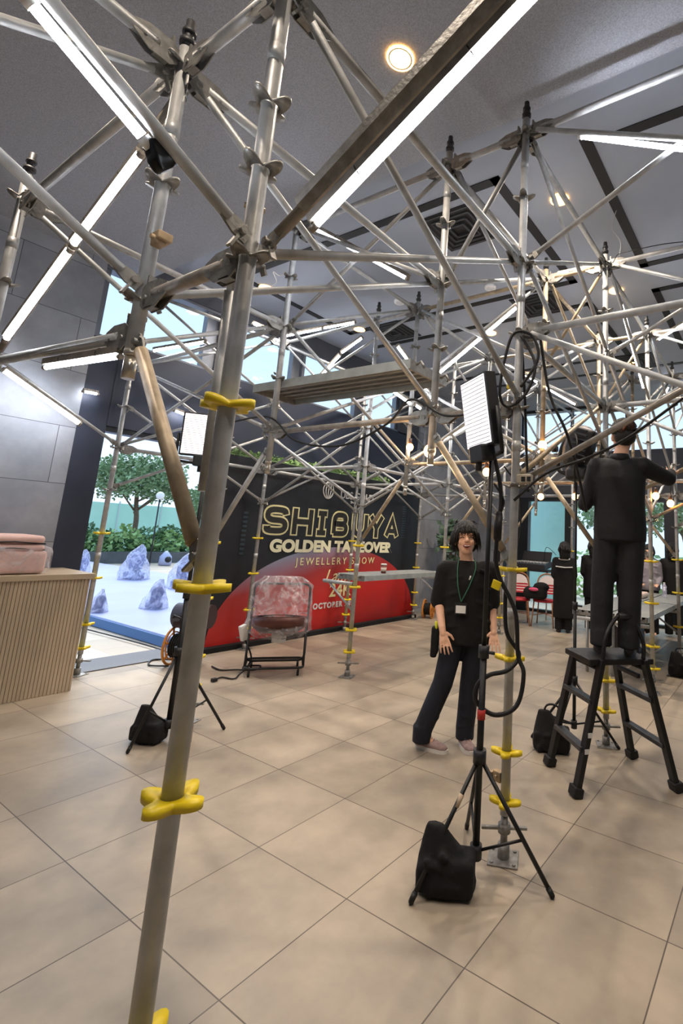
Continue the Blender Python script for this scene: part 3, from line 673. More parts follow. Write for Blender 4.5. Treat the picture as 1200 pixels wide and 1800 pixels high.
e[0].color = C('#9c1613'); e[1].color = C('#c5221c'); e[2].color = C('#a8332f'); e[3].color = C('#8e9ab2')
l.new(rp.outputs[0], p.inputs['Base Color'])
b = B(); pts = [onP(6.05, 0.02, 0.004)]+[onP(6.05-2.12*math.cos(a*PI/60), 0.02+1.28*math.sin(a*PI/60)**0.92, 0.004) for a in range(61)]
b._add(pts, [(0, i+1, i+2) for i in range(60)], False); part('dome_print', b, dm, t, 'red dome print fading to blue grey at the left')
def text(s, size, y, z, mt, dx, parent, off=0.0, align='CENTER', sx=1.0, ext=0.002, name='lettering', rot=None, sp=1.0, lab=None, shear=0):
    cu = bpy.data.curves.new('t', 'FONT'); cu.body = s; cu.size = size; cu.offset = off; cu.extrude = ext; cu.align_x = align; cu.space_character = sp; cu.shear = shear
    o = bpy.data.objects.new('t', cu); SC.collection.objects.link(o); dg = bpy.context.evaluated_depsgraph_get(); dg.update()
    me = bpy.data.meshes.new_from_object(o.evaluated_get(dg)); bpy.data.objects.remove(o)
    R = Matrix(((0, 0, 1, PX+dx), (1, 0, 0, y), (0, 1, 0, z), (0, 0, 0, 1))) if rot is None else rot
    me.transform(R @ Matrix.Diagonal((sx, 1, 1, 1)))
    me.materials.clear(); me.materials.append(mt); o = link(bpy.data.objects.new(name, me)); me.transform(MW[parent.name].inverted()); o.parent = parent
    if lab: o['label'] = lab
    return o
GOLD = mat('gold_print', '#efe6ac', 0.4, emit=None); DKL = mat('dark_letter', '#2b2822', 0.5); CREAM = mat('cream_print', '#f4f0cc', 0.4)
WHT = mat('white_print', '#d8d8d6', 0.4)
def ribbon(b, pts, w, dx, closed=False):
    n = len(pts); L, Rr = [], []
    for k in range(n):
        p = Vector(pts[k]); a = Vector(pts[k-1]) if (k or closed) else None; c = Vector(pts[(k+1) % n]) if (k < n-1 or closed) else None
        if a is None: d = (c-p).normalized(); p = p-d*w*0.5*SQ; nn = Vector((-d.y, d.x)); m = 1
        elif c is None: d = (p-a).normalized(); p = p+d*w*0.5*SQ; nn = Vector((-d.y, d.x)); m = 1
        else:
            d1 = (p-a).normalized(); d2 = (c-p).normalized(); n1 = Vector((-d1.y, d1.x)); n2 = Vector((-d2.y, d2.x)); nn = (n1+n2).normalized(); m = min(2.2, 1/max(0.3, nn.dot(n1)))
        L.append(p+nn*w/2*m); Rr.append(p-nn*w/2*m)
    for k in range(n if closed else n-1):
        j = (k+1) % n; q = [L[k], L[j], Rr[j], Rr[k]]
        b._add([onP(v.x, v.y, x_) for x_ in (dx-0.0015, dx+0.0015) for v in q], [(3, 2, 1, 0), (4, 5, 6, 7), (0, 1, 5, 4), (1, 2, 6, 5), (2, 3, 7, 6), (3, 0, 4, 7)], False)
def rnd(pts, r, k=5):
    out = [Vector(pts[0])]
    for i in range(1, len(pts)-1):
        a, p, c = Vector(pts[i-1]), Vector(pts[i]), Vector(pts[i+1]); s0 = p+(a-p).normalized()*min(r, (a-p).length*0.49); s1 = p+(c-p).normalized()*min(r, (c-p).length*0.49)
        out += [s0*(1-t)**2+p*2*t*(1-t)+s1*t*t for t in [q/k for q in range(k+1)]]
    return out+[Vector(pts[-1])]
GL = {'S': ([[(1, .8), (.95, 1), (0, 1), (0, .5), (1, .5), (1, 0), (0, 0), (0, .2)]], .13), 'H': ([[(0, 0), (0, 1)], [(1, 0), (1, 1)], [(0, .5), (1, .5)]], 0), 'I': ([[(0, 0), (1, 0)], [(.5, 0), (.5, 1)], [(0, 1), (1, 1)]], 0),
      'B': ([[(.0, 0), (0, 1), (.92, 1), (.92, .53), (0, .53)], [(.1, .5), (1, .5), (1, 0), (0, 0)]], .1), 'U': ([[(0, 1), (0, 0), (1, 0), (1, 1)]], .16), 'Y': ([[(0, 1), (.5, .42)], [(1, 1), (.5, .42)], [(.5, .45), (.5, 0)]], 0), 'A': ([[(0, 0), (.5, 1), (1, 0)], [(.25, .3), (.75, .3)]], 0)}
SPAN = [('S', 4.57, 5.0), ('H', 5.06, 5.47), ('I', 5.55, 5.75), ('B', 5.86, 6.24), ('U', 6.32, 6.72), ('Y', 6.76, 7.12), ('A', 7.17, 7.58)]
for nm_, ww, dx_, mt_, ex_ in (('gold_outline', 0.132, 0.004, GOLD, 'gold outline of the big letters'), ('letter_face', 0.08, 0.008, DKL, 'dark faces of the big letters')):
    for ch, y0, y1 in SPAN:
        b = B(); SQ = 0.0 if ww > 0.1 else -0.0
        strokes, r_ = GL[ch]; ins = 0.055
        for st in strokes:
            pts = [(y0+ins+(y1-y0-2*ins)*x, 1.46+0.06+(0.42-0.12)*z) for x, z in st]
            if r_: pts = rnd(pts, r_)
            if ww > 0.1:
                a, c = Vector(pts[0]), Vector(pts[1]); pts[0] = a-(c-a).normalized()*0.02; a, c = Vector(pts[-1]), Vector(pts[-2]); pts[-1] = a-(c-a).normalized()*0.02
            a, c = Vector(pts[0]), Vector(pts[1]); e0 = 0.04 if ch in 'HIUY' else 0.0
            if ch in 'H' and st[0][1] == st[1][1]: e0 = 0
            if e0:
                pts[0] = a-(c-a).normalized()*e0; a, c = Vector(pts[-1]), Vector(pts[-2])
                if not (ch == 'Y' and st[-1] == (.5, .42)): pts[-1] = a-(c-a).normalized()*e0
            ribbon(b, [tuple(p) for p in pts], ww, dx_+0.0007*strokes.index(st))
        part(nm_, b, mt_, t, ex_+' '+ch)
text('GOLDEN TAKEOVER', 0.235, 6.05, 1.23, CREAM, 0.012, t, 0.013, sx=1.2, sp=1.02, lab='bold cream letters')
text('JEWELLERY SHOW', 0.155, 6.08, 1.03, GOLD, 0.012, t, 0.001, sp=1.45, lab='thin gold letters')
text('I am', 0.28, 6.05, 0.76, GOLD, 0.012, t, 0.0, shear=0.35, lab='slanted gold script')
text('24K', 0.29, 6.18, 0.53, GOLD, 0.012, t, 0.005, lab='gold 24K letters')
text('OCTOBER 202', 0.115, 6.07, 0.365, WHT, 0.012, t, 0.005, sp=1.25, lab='small white date line')
text('UBS GOLD', 0.17, 6.4, 2.1, WHT, 0.006, t, 0.004, lab='white brand lettering')
text('Since', 0.06, 6.3, 2.03, WHT, 0.006, t, 0.0, lab='tiny white line').hide_render = False
b = B()
for k in range(5):
    cx = 5.72; s = (k-2)/2.0
    pts = [onP(cx+s*0.10*math.sin(PI*j/12)**0.8+ s*0.01, 2.06+0.28*j/12, 0.006) for j in range(13)]
    b.tube(pts, 0.007, 5)
b.tube([onP(cx+0.11*math.cos(a*PI/12), 2.19+0.13*math.sin(a*PI/12), 0.006) for a in range(24)], 0.006, 5, True)
part('emblem', b, WHT, t, 'white looped line emblem')
b = B(); random.seed(3)
for k in range(60): y = random.uniform(4.0, 8.1); z = random.uniform(1.4, 2.4); b.box(onP(y, z, 0.003), (0.002, random.uniform(0.008, 0.02), random.uniform(0.008, 0.02)))
for k in range(14): b.box(onP(7.72, 1.5+k*0.045, 0.003), (0.002, 0.12, 0.018))
for k in range(10): b.box(onP(4.28, 1.2+k*0.06, 0.003), (0.002, 0.07, 0.03))
part('fleck_print', b, mat('dark_teal_print', '#33424a', 0.5), t)
part('base_skirt', B().box((PX+0.03, 6.0, 0.03), (0.16, 4.35, 0.06)), CLOTHB, t, 'black cloth strip along the foot')

# ================================================================= COUNTER
t = thing('reception_counter', (-6.0, 1.0, 0), 'ribbed light wood reception counter at the left edge', 'counter')
WOODL = mat('ribbed_oak', '#b3a28a', 0.55, 0, 0.1, 6, stretch=(1, 1, 0.2)); 
b = B(); b.box((-5.9, 0.88, 0.5), (0.66, 2.88, 1.0)); part('body', b, WOODL, t)
b = B()
for i in range(98): b.box((-5.557, -0.37+i*0.0275, 0.5), (0.022, 0.025, 1.0), bev=0.004)
for i in range(24): b.box((-6.2+i*0.0275, 2.325, 0.5), (0.0235, 0.02, 1.0), bev=0.005)
part('rib_cladding', b, WOODL, t)
part('worktop', B().box((-5.89, 0.86, 1.02), (0.73, 3.0, 0.05), bev=0.004), mat('counter_top', '#b7a58c', 0.4, 0, 0.05, 5), t)
t = thing('folded_cushion_stack', (-5.9, 1.6, 1.045), 'stack of folded pink covers in clear plastic on the counter', 'textile stack')
PINK = mat('pink_fabric', '#d8b4aa', 0.7, 0, 0.08, 6, 0.4, 12)
for i, (z, h, w) in enumerate(((1.15, 0.2, 0.52), (1.275, 0.06, 0.47), (1.345, 0.075, 0.45))):
    b = B(); b.box((-5.85, 1.72, z), (0.5, w, h), bev=0.03); b.ell((-5.85, 1.72+w/2-0.03, z), (0.23, 0.05, h/2)); part('folded_cover', remesh(b, 0.012, 2), PINK, t)
b = B()
for z in (1.262, 1.315): b.tube([(-5.6, 1.5, z), (-5.6, 1.72, z+0.01), (-5.62, 1.95, z-0.005)], 0.006, 5)
part('black_piping', b, RUB, t)
b = B(); b.box((-5.85, 1.74, 1.17), (0.56, 0.56, 0.24), bev=0.05); part('plastic_sleeve', b, FILM, t)

# ================================================================= LIGHT STANDS
def stand(px, py, feet, hub, zt, label, r=0.016, spread=None, red=None, grp=None):
    t = thing('light_stand', (px, py, 0), label, 'stand', grp)
    low = 0.12
    part('column', B().cyl((px, py, low-0.02), (px, py, zt*0.5), r, n=14), BLK, t); part('riser', B().cyl((px, py, zt*0.5-0.05), (px, py, zt), r*0.75, n=14), BLK, t)
    b = B()
    part('hub', B().cyl((px, py, hub-0.03), (px, py, hub+0.03), r*1.9, n=14), BLKP, t)
    part('clamp_collar', B().cyl((px, py, zt*0.5-0.03), (px, py, zt*0.5+0.03), r*1.6, n=14).cyl((px+0.0, py, zt*0.5), (px+0.06, py, zt*0.5), 0.008), BLKP, t)
    b.cyl((px, py, low-0.03), (px, py, low+0.03), r*1.7, n=14)
    part('lower_collar', b, BLKP, t)
    for fx, fy in feet:
        h = Vector((px, py, hub)); f = Vector((fx, fy, 0.012)); d = (f-h); s = h+d.normalized()*0.02
        lg = part('leg', B().cyl(s, f, 0.0105, n=10), BLK, t); part('rubber_foot', B().cap(f-d.normalized()*0.03, f, 0.0125), RUB, lg)
        mid = h+d*0.62; part('brace_arm', B().cyl((px, py, low), mid, 0.007, n=8), BLK, t)
    if red: part('tape_band', B().cyl((px, py, red-0.025), (px, py, red+0.02), r*1.2, n=14), RED, t, 'red tape band')
    return t
S1 = (-1.285, 2.355)
t = stand(S1[0], S1[1], [(-1.426, 2.051, 0.000)[:2], (-0.944, 2.459, -0.000)[:2], (-1.528, 2.687, 0.000)[:2]], 0.53, 2.02, 'black tripod light stand at centre right before the cable-wrapped post', 0.017, red=0.72)
b = B(); q0 = Vector(S1+(0.53,)).lerp(Vector((-1.426, 2.051, 0.000)), 0.28); q1 = Vector(S1+(0.53,)).lerp(Vector((-1.426, 2.051, 0.000)), 0.37); b.cyl(q0, q1, 0.0125); part('sticker', b, mat('worn_label', '#b9a58c', 0.6), t, 'worn paper label on one leg')
S2 = (-3.84, 2.29)
stand(S2[0], S2[1], [(-3.827, 2.021, 0.000)[:2], (-3.726, 2.671, 0.000)[:2], (-4.25, 2.6)], 0.62, 2.06, 'black tripod light stand behind the nearest post at left', 0.02)
S3 = (-1.49, 4.31)
stand(S3[0], S3[1], [(-1.777, 4.131, -0.000)[:2], (-1.146, 4.360, 0.000)[:2], (-1.55, 3.98)], 0.46, 2.1, 'black tripod light stand behind the stepladder', 0.014)
def panel(c, n_, w, h, label, glow=True, tilt=0.0, d=0.07):
    c = Vector(c); n_ = Vector(n_).normalized(); R_ = Vector((0, 0, 1)).cross(n_).normalized(); U = n_.cross(R_)
    M3 = Matrix((R_, n_, U)).transposed() @ Matrix.Rotation(tilt, 3, 'Y')
    t = thing('studio_light', c-Vector((0, 0, h/2+0.06)), label, 'studio light')
    part('casing', B().box(c-n_*d/2, (w+0.03, d, h+0.03), M3, 0.008), BLKP, t)
    g = B(); g.box(c+n_*0.002, (w, 0.006, h), M3); part('glowing_face', g, PANELG if glow else BLKP, t, 'glowing ribbed white face' if glow else None)
    b = B()
    for i in range(18): b.box(c+n_*0.007+M3 @ Vector((0, 0, -h/2+h*(i+0.5)/18)), (w, 0.004, 0.004), M3)
    part('louvre', b, LAMPOFF if glow else BLKP, t)
    y = B(); k = [c-n_*d/2+M3 @ Vector((s*(w/2+0.035), 0, z)) for s, z in ((-1, 0.0), (-1, -h/2-0.06), (0, -h/2-0.075), (1, -h/2-0.06), (1, 0.0))]
    for a_, b_ in zip(k, k[1:]): y.cyl(a_, b_, 0.011, n=8)
    part('yoke', y, BLK, t)
    b = B(); b.box(c-n_*(d/2)-Vector((0, 0, h/2+0.05))+M3 @ Vector((0.03, 0, 0)), (w*0.55, d*1.3, 0.09), M3, 0.01); b.cyl(c-n_*d/2-Vector((0, 0, h/2+0.14)), c-n_*d/2-Vector((0, 0, h/2+0.04)), 0.018); part('mount', b, BLKP, t)
    for z in (0.12, -0.1): 
        q = c-n_*(d+0.012)+M3 @ Vector((0, 0, z*h*2)); part('knob', B().cyl(q, q-n_*0.02, 0.02), RUB, t)
    return t
panel((-1.365, 2.30, 2.245), (-0.42, -0.80, -0.14), 0.235, 0.37, 'large glowing white light panel on the stand at centre right', tilt=-0.05)
panel((-3.87, 2.25, 2.27), (0.75, -0.62, -0.05), 0.3, 0.32, 'glowing white light panel half hidden behind the nearest post')
t = thing('stage_fixture', (-1.49, 4.34, 2.05), 'big black lamp fixture seen from behind, left of the worker head', 'stage light')
b = B(); q = Vector((-1.49, 4.38, 2.42)); Rf = Matrix.Rotation(0.35, 3, 'Y')
b.ell(q, (0.15, 0.13, 0.22), Rf); b.box(q+Vector((0.03, -0.02, 0.05)), (0.24, 0.18, 0.26), Rf, 0.03); b.box(q+Vector((0.0, -0.02, -0.24)), (0.2, 0.18, 0.12), None, 0.03)
part('lamp_head', remesh(b, 0.012, 2), BLKP, t)
b = B()
for k in (-1, 1): b.tube(cat([q+Vector((0.05, -0.02, -0.26)), q+Vector((k*0.18, -0.02, -0.2)), q+Vector((k*0.19+0.03, -0.02, 0.0)), q+Vector((k*0.16+0.05, -0.02, 0.1))]), 0.02, 8)
part('yoke', b, BLK, t)
b = B()
for k in range(7): b.box(q+Vector((0.02+0.004*k, -0.14, -0.12+0.045*k)), (0.16, 0.03, 0.012), Rf)
part('cooling_fins', b, mat('fin_grey', '#2b2d31', 0.4), t)
part('knob', B().cyl(q+Vector((-0.2, -0.02, 0.0)), q+Vector((-0.25, -0.02, 0.0)), 0.03), RUB, t)
part('rear_cable', B().tube(cat([q+Vector((0.0, -0.13, 0.12)), q+Vector((0.06, -0.22, 0.0)), q+Vector((0.02, -0.18, -0.2)), q+Vector((0.0, -0.08, -0.4))]), 0.009, 6), RUB, t)
def sandbag(c, ang, s, label, strap=True):
    c = Vector(c); m = Matrix.Rotation(ang, 3, 'Z'); b = B(); rr = random.Random(int(abs(c.x*100)))
    b.loft([(c+Vector((0, 0, 0.012)), m @ Vector((0.135*s, 0, 0)), m @ Vector((0, 0.085*s, 0))), (c+Vector((0, 0, 0.06*s)), m @ Vector((0.14*s, 0, 0)), m @ Vector((0, 0.095*s, 0))), (c+m @ Vector((-0.01*s, 0, 0.14*s)), m @ Vector((0.12*s, 0, 0)), m @ Vector((0, 0.075*s, 0))), (c+m @ Vector((-0.04*s, 0, 0.21*s)), m @ Vector((0.075*s, 0, 0)), m @ Vector((0, 0.045*s, 0))), (c+m @ Vector((-0.06*s, 0, 0.27*s)), m @ Vector((0.04*s, 0, 0)), m @ Vector((0, 0.02*s, 0)))], 20)
    b.box(c+m @ Vector((0.07*s, 0, 0.085*s)), (0.12*s, 0.16*s, 0.15*s), m, 0.02); b.box(c+m @ Vector((-0.08*s, 0.0, 0.07*s)), (0.1*s, 0.14*s, 0.12*s), m, 0.02)
    for k in range(6): q = c+m @ Vector((rr.uniform(-.1, .1)*s, -.075*s, rr.uniform(.04, .16)*s)); b.cyl(q, q+m @ Vector((rr.uniform(-.06, .06)*s, 0, rr.uniform(-.06, .06)*s)), 0.016*s)
    t = thing('sandbag', c, label, 'sandbag'); part('bag', remesh(b, 0.01, 3), CLOTHB, t)
    if strap: part('strap', B().tube(cat([c+m @ Vector((-0.07*s, 0, 0.2*s)), c+m @ Vector((-0.04*s, 0, 0.3*s)), c+m @ Vector((0.04*s, 0, 0.3*s)), c+m @ Vector((0.07*s, 0, 0.2*s))]), 0.008*s, 6), RUB, t)
sandbag((-1.355, 2.21, 0.0), 0.45, 1.0, 'black sandbag slumped on the tripod leg at the centre right', False)
sandbag((-3.93, 2.2, 0.0), 0.4, 0.9, 'round black sandbag on the left tripod leg', False)
sandbag((-1.56, 4.0, 0.0), 0.35, 1.05, 'black sandbag with a loop handle behind the stepladder')
sandbag((-1.12, 7.2, 0.0), 0.3, 1.1, 'black bag with loop handles on the floor under the right bench')
# small wooden block near stand 2
obj('cardboard_box', B().box((-3.72, 2.33, 0.06), (0.1, 0.1, 0.12), Matrix.Rotation(0.4, 3, 'Z'), 0.004), mat('cardboard', '#b19a88', 0.7), 'small pinkish cardboard box beside the left tripod foot', 'box')

# ================================================================= FAN
FC = Vector((-4.85, 4.02, 0)); fe = Vector((0.643, 0.766, 0)); ff = Vector((0.766, -0.643, 0))
t = thing('drum_fan', FC, 'black-framed floor fan wrapped in clear plastic on castors before the poster', 'fan')
def F(u, v, z): return FC+fe*u+ff*v+Vector((0, 0, z))
def loop(v0, v1, z0, z1, w):
    q = [F(-w, v0, z0), F(-w, v1, z1), F(w, v1, z1), F(w, v0, z0)]; out = []
    for i in range(4):
        a, c, d = q[i-1], q[i], q[(i+1) % 4]
        a1 = c+(a-c).normalized()*0.07; d1 = c+(d-c).normalized()*0.07
        for s in range(6): k = s/5; out.append(a1*(1-k)**2+c*2*k*(1-k)+d1*k*k)
    return out
part('back_hoop', B().tube(loop(0.0, -0.14, 0.1, 0.92, 0.31), 0.013, 8, True), BLK, t)
part('base_hoop', B().tube(loop(0.3, -0.16, 0.09, 0.09, 0.3), 0.013, 8, True), BLK, t)
for s in (-1, 1): part('side_strut', B().cyl(F(s*0.3, 0.24, 0.09), F(s*0.3, 0.0, 0.46), 0.012), BLK, t)
for s, v in ((-1, 0.26), (1, 0.26), (-1, -0.12), (1, -0.12)):
    c_ = F(s*0.25, v, 0.03); part('castor', B().cyl(c_-fe*0.012, c_+fe*0.012, 0.03, n=12).cyl(c_, c_+Vector((0, 0, 0.05)), 0.008), RUB, t)
hc = F(0, 0.02, 0.5); fwd = (ff*0.35+Vector((0, 0, -0.94))).normalized(); fwd = (ff*0.25+Vector((0, 0, -0.97))).normalized()
side = fe; upv = fwd.cross(side)
b = B(); b.loft([(hc-fwd*0.05, side*0.29, upv*0.29), (hc+fwd*0.03, side*0.29, upv*0.29), (hc+fwd*0.1, side*0.2, upv*0.2)], 28)
part('fan_drum', b, mat('drum_brown', '#5a342c', 0.5, 0.2, 0.3, 8), t)
for k in range(3):
    a = k*2*PI/3+0.4; m_ = side*math.cos(a)+upv*math.sin(a); m2_ = side*math.cos(a+1)+upv*math.sin(a+1)
    part('blade', B().quad(hc-fwd*0.06, hc-fwd*0.07+m_*0.25, hc-fwd*0.055+(m_+m2_).normalized()*0.27, hc-fwd*0.06+m2_*0.2), mat('blade_brown', '#8a4a3a', 0.4), t)
b = B()
for r in (0.08, 0.14, 0.2, 0.26, 0.295): b.tube([hc-fwd*0.09*(1-r)+(side*math.cos(a*PI/16)+upv*math.sin(a*PI/16))*r for a in range(32)], 0.003, 5, True)
for a in range(24): q = side*math.cos(a*PI/12)+upv*math.sin(a*PI/12); b.cyl(hc-fwd*0.085+q*0.08, hc-fwd*0.065+q*0.295, 0.002, n=5)
part('grille', b, BLK, t)
part('motor', B().cyl(hc+fwd*0.08, hc+fwd*0.2, 0.07, 0.06, 18).box(hc+fwd*0.16+side*0.04, (0.09, 0.06, 0.07)), WHITEP, t, 'white motor housing')
b = B(); b.loft([(F(0, -0.02, 0.36), fe*0.26, ff*0.2), (F(0, 0.0, 0.44), fe*0.36, ff*0.3), (F(0, -0.04, 0.62), fe*0.34, ff*0.16), (F(0, -0.12, 0.9), fe*0.34, ff*0.06), (F(0, -0.14, 1.0), fe*0.22, ff*0.03)], 32)
bmesh.ops.subdivide_edges(b.bm, edges=list(b.bm.edges), cuts=2, use_grid_fill=True)
random.seed(5)
for v in b.bm.verts: v.co += Vector((random.uniform(-1, 1), random.uniform(-1, 1), random.uniform(-1, 1)))*0.014
part('plastic_cover', b, FILM, t, 'crumpled clear plastic cover')
# fan cable + power strip
t = obj('power_strip', B().box((-5.053, 3.718, 0.406), (0.05, 0.08, 0.17), Matrix.Rotation(0.3, 3, 'X'), 0.008).box((-5.035, 3.705, 0.410), (0.03, 0.03, 0.08)), WHITEP, 'white socket block hanging on the left of the fan frame', 'power strip')
obj('power_cable', B().tube(cat([(-5.049, 3.723, 0.358), (-4.98, 3.8, 0.15), (-5.0, 3.75, 0.02), (-5.15, 3.85, 0.015), (-5.0, 3.95, 0.03), (-4.9, 3.8, 0.03), (-5.1, 3.7, 0.015), (-5.2, 3.6, 0.012), (-5.4, 3.62, 0.012)]), 0.009, 6), RUB, 'black cable looped on the floor left of the fan', 'cable')
obj('power_plug_cable', B().tube(cat([(-4.85, 3.72, 0.12), (-4.9, 3.62, 0.02), (-4.82, 3.5, 0.012), (-4.95, 3.45, 0.012), (-4.9, 3.35, 0.02)]), 0.008, 6).box((-4.9, 3.33, 0.02), (0.04, 0.05, 0.03)), RUB, 'short black cable with a plug nearest the camera by the fan', 'cable')

# ================================================================= REELS, CASE, PLANT, CHAIRS
def reel(c, r, ax, label, w=0.16):
    c = Vector(c); ax = Vector(ax).normalized(); t = thing('cable_reel', c-Vector((0, 0, r)), label, 'cable reel')
    OR = mat('orange_plastic', '#c9812f', 0.45)
    for s in (-1, 1):
        a_ = ax.orthogonal().normalized(); b_ = ax.cross(a_); p = c+ax*s*w/2; b = B()
        b.tube([p+(a_*math.cos(k*PI/12)+b_*math.sin(k*PI/12))*r for k in range(24)], 0.014, 8, True); b.cyl(p-ax*0.006, p+ax*0.006, r*0.42, n=20)
        for k in range(6): b.cyl(p, p+(a_*math.cos(k*PI/3)+b_*math.sin(k*PI/3))*r, 0.012, n=6)
        b.tube([p+(a_*math.cos(k*PI/12)+b_*math.sin(k*PI/12))*r*0.72 for k in range(24)], 0.008, 6, True)
        part('flange', b, OR, t)
    b = B(); b.cyl(c-ax*w*0.48, c+ax*w*0.48, r*0.55, n=20)
    for k in range(8): a_ = ax.orthogonal().normalized(); b_ = ax.cross(a_); p = c+ax*(-w*0.42+k*w*0.12); b.tube([p+(a_*math.cos(j*PI/8)+b_*math.sin(j*PI/8))*r*0.6 for j in range(16)], 0.01, 6, True)
    part('wound_cable', b, RUB, t)
    return t
reel((-5.75, 3.45, 0.2), 0.2, (0.85, 0.5, 0), 'orange cable reel in the doorway under the black case', 0.2)
reel((-5.8, 8.33, 0.17), 0.17, (0.9, 0.35, 0), 'orange cable reel left of a pair beside the poster')
reel((-5.5, 8.62, 0.17), 0.17, (0.9, 0.35, 0), 'orange cable reel right of a pair beside the poster')
t = thing('winch_case', (-5.7, 3.55, 0.41), 'dark rounded machine case resting on the left orange reel', 'case')
b = B(); b.cyl((-5.85, 3.4, 0.53), (-5.5, 3.6, 0.53), 0.13, n=24); b.box((-5.68, 3.5, 0.45), (0.36, 0.24, 0.08), Matrix.Rotation(0.5, 3, 'Z'), 0.02); part('shell', b, mat('case_dark', '#3c3034', 0.35), t)
b = B(); b.box((-5.6, 3.38, 0.5), (0.16, 0.02, 0.08), Matrix.Rotation(0.5, 3, 'Z')); b.tube([(-5.8, 3.32, 0.5), (-5.7, 3.28, 0.55), (-5.55, 3.36, 0.5)], 0.01, 6); part('handle', b, RUB, t)
obj('doorway_cable', B().tube(cat([(-5.7, 3.3, 0.02), (-5.9, 3.2, 0.012), (-6.1, 3.35, 0.012), (-5.9, 3.5, 0.02), (-6.15, 3.6, 0.012), (-6.7, 3.65, 0.01), (-7.5, 3.62, 0.01), (-8.6, 3.55, 0.01)]), 0.009, 6), RUB, 'black cable running along the stage edge through the doorway', 'cable')

def leafcloud(b, c, rad, n, sz, seed, ell=(1, 1, 1), shell=0.5):
    rr = random.Random(seed); c = Vector(c)
    for i in range(n):
        while True:
            v = Vector((rr.uniform(-1, 1), rr.uniform(-1, 1), rr.uniform(-1, 1)))
            if shell < v.length < 1: break
        p = c+Vector((v.x*rad*ell[0], v.y*rad*ell[1], v.z*rad*ell[2])); d = Vector((rr.uniform(-1, 1), rr.uniform(-1, 1), rr.uniform(-0.6, 0.8))).normalized(); s = d.orthogonal().normalized(); k = sz*rr.uniform(0.6, 1.3)
        b.quad(p, p+d*k*0.5+s*k*0.28, p+d*k, p+d*k*0.5-s*k*0.28)
LEAF = mat('leaf_green', '#7d9a72', 0.5, 0, 0.45, 3); LEAFD = mat('leaf_dark_green', '#5a7c55', 0.5, 0, 0.4, 4); LEAFL = mat('leaf_bright_green', '#93b574', 0.5, 0, 0.35, 5); BARK = mat('bark', '#6b5a4a', 0.8, 0, 0.3, 20)
t = thing('potted_plant', (-6.0, 9.0, 0), 'tall leafy plant in a dark pot at the poster right edge', 'plant')
b = B(); b.loft([((-5.82, 9.0, 0), (0.15, 0, 0), (0, 0.15, 0)), ((-5.82, 9.0, 0.4), (0.2, 0, 0), (0, 0.2, 0)), ((-5.82, 9.0, 0.42), (0.17, 0, 0), (0, 0.17, 0))]); part('pot', b, mat('pot_grey', '#3c4046', 0.5), t)
b = B(); b.tube(cat([(-5.82, 9, 0.4), (-5.85, 8.97, 0.8), (-5.8, 9.03, 1.2), (-5.82, 9, 1.6)]), 0.025, 7); b.tube(cat([(-5.82, 9, 0.4), (-5.76, 9.08, 0.9), (-5.72, 9.1, 1.3)]), 0.018, 7); part('trunk', b, BARK, t)
b = B(); leafcloud(b, (-5.82, 9, 1.55), 0.3, 260, 0.16, 1, (1, 1, 1.1), 0.1); leafcloud(b, (-5.75, 9.1, 1.1), 0.22, 90, 0.13, 2, shell=0.1); leafcloud(b, (-5.82, 9, 0.52), 0.2, 70, 0.12, 3, shell=0.1); part('leaves', b, mat('leaf_muted', '#55705a', 0.5, 0, 0.4, 6), t)

RAT = mat('rattan', '#a8714a', 0.6, 0, 0.2, 40)
wv = grid_mat('red_white_weave', '#b3202c', '#d23440', '#f0e6e2', 0.05, 0.05, 0, 0, 0.009, 0.5, 'YZ')
wv2 = mat('red_weave_seat', '#b3242c', 0.5, 0, 0.5, 60)
def bistro(x, y, a, label):
    M = Matrix.Translation((x, y, 0)) @ Matrix.Rotation(a, 4, 'Z'); t = thing('bistro_chair', None, label, 'chair', M=M)
    P = lambda u, v, z: M @ Vector((u, v, z))
    for u, v in ((-0.19, -0.19), (0.19, -0.19), (-0.17, 0.2), (0.17, 0.2)): part('leg', B().tube([P(u*0.9, v*0.9, 0.45), P(u, v, 0.2), P(u*1.1, v*1.1, 0)], 0.013, 8), RAT, t)
    b = B(); b.loft([(P(0, 0, 0.44), M.to_3x3() @ Vector((0.22, 0, 0)), M.to_3x3() @ Vector((0, 0.22, 0))), (P(0, 0, 0.48), M.to_3x3() @ Vector((0.22, 0, 0)), M.to_3x3() @ Vector((0, 0.22, 0)))], 28); part('seat', b, wv2, t)
    pts = [P(-0.19, 0.2, 0.45), P(-0.2, 0.23, 0.7), P(-0.15, 0.25, 0.88), P(0, 0.26, 0.94), P(0.15, 0.25, 0.88), P(0.2, 0.23, 0.7), P(0.19, 0.2, 0.45)]
    part('back_frame', B().tube(cat(pts), 0.015, 8), RAT, t)
    b = B(); q = cat([P(-0.17, 0.22, 0.56), P(-0.18, 0.24, 0.7), P(-0.13, 0.25, 0.85), P(0, 0.26, 0.91), P(0.13, 0.25, 0.85), P(0.18, 0.24, 0.7), P(0.17, 0.22, 0.56)]); b._add(q, [tuple(range(len(q)))], False); b._add([v+M.to_3x3() @ Vector((0, 0.012, 0)) for v in q], [tuple(range(len(q)))], False)
    part('backrest', b, wv, t)
    part('stretcher', B().tube(cat([P(-0.19, -0.19, 0.2), P(0, 0, 0.22), P(0.17, 0.2, 0.2)]), 0.008, 6).tube(cat([P(0.19, -0.19, 0.2), P(0, 0, 0.22), P(-0.17, 0.2, 0.2)]), 0.008, 6), RAT, t)
bistro(-4.3, 9.2, 0.45, 'red and white woven bistro chair beside the yellow-clamped post')
bistro(-3.85, 9.4, 0.2, 'red woven bistro chair holding a black bag, beside the woman')
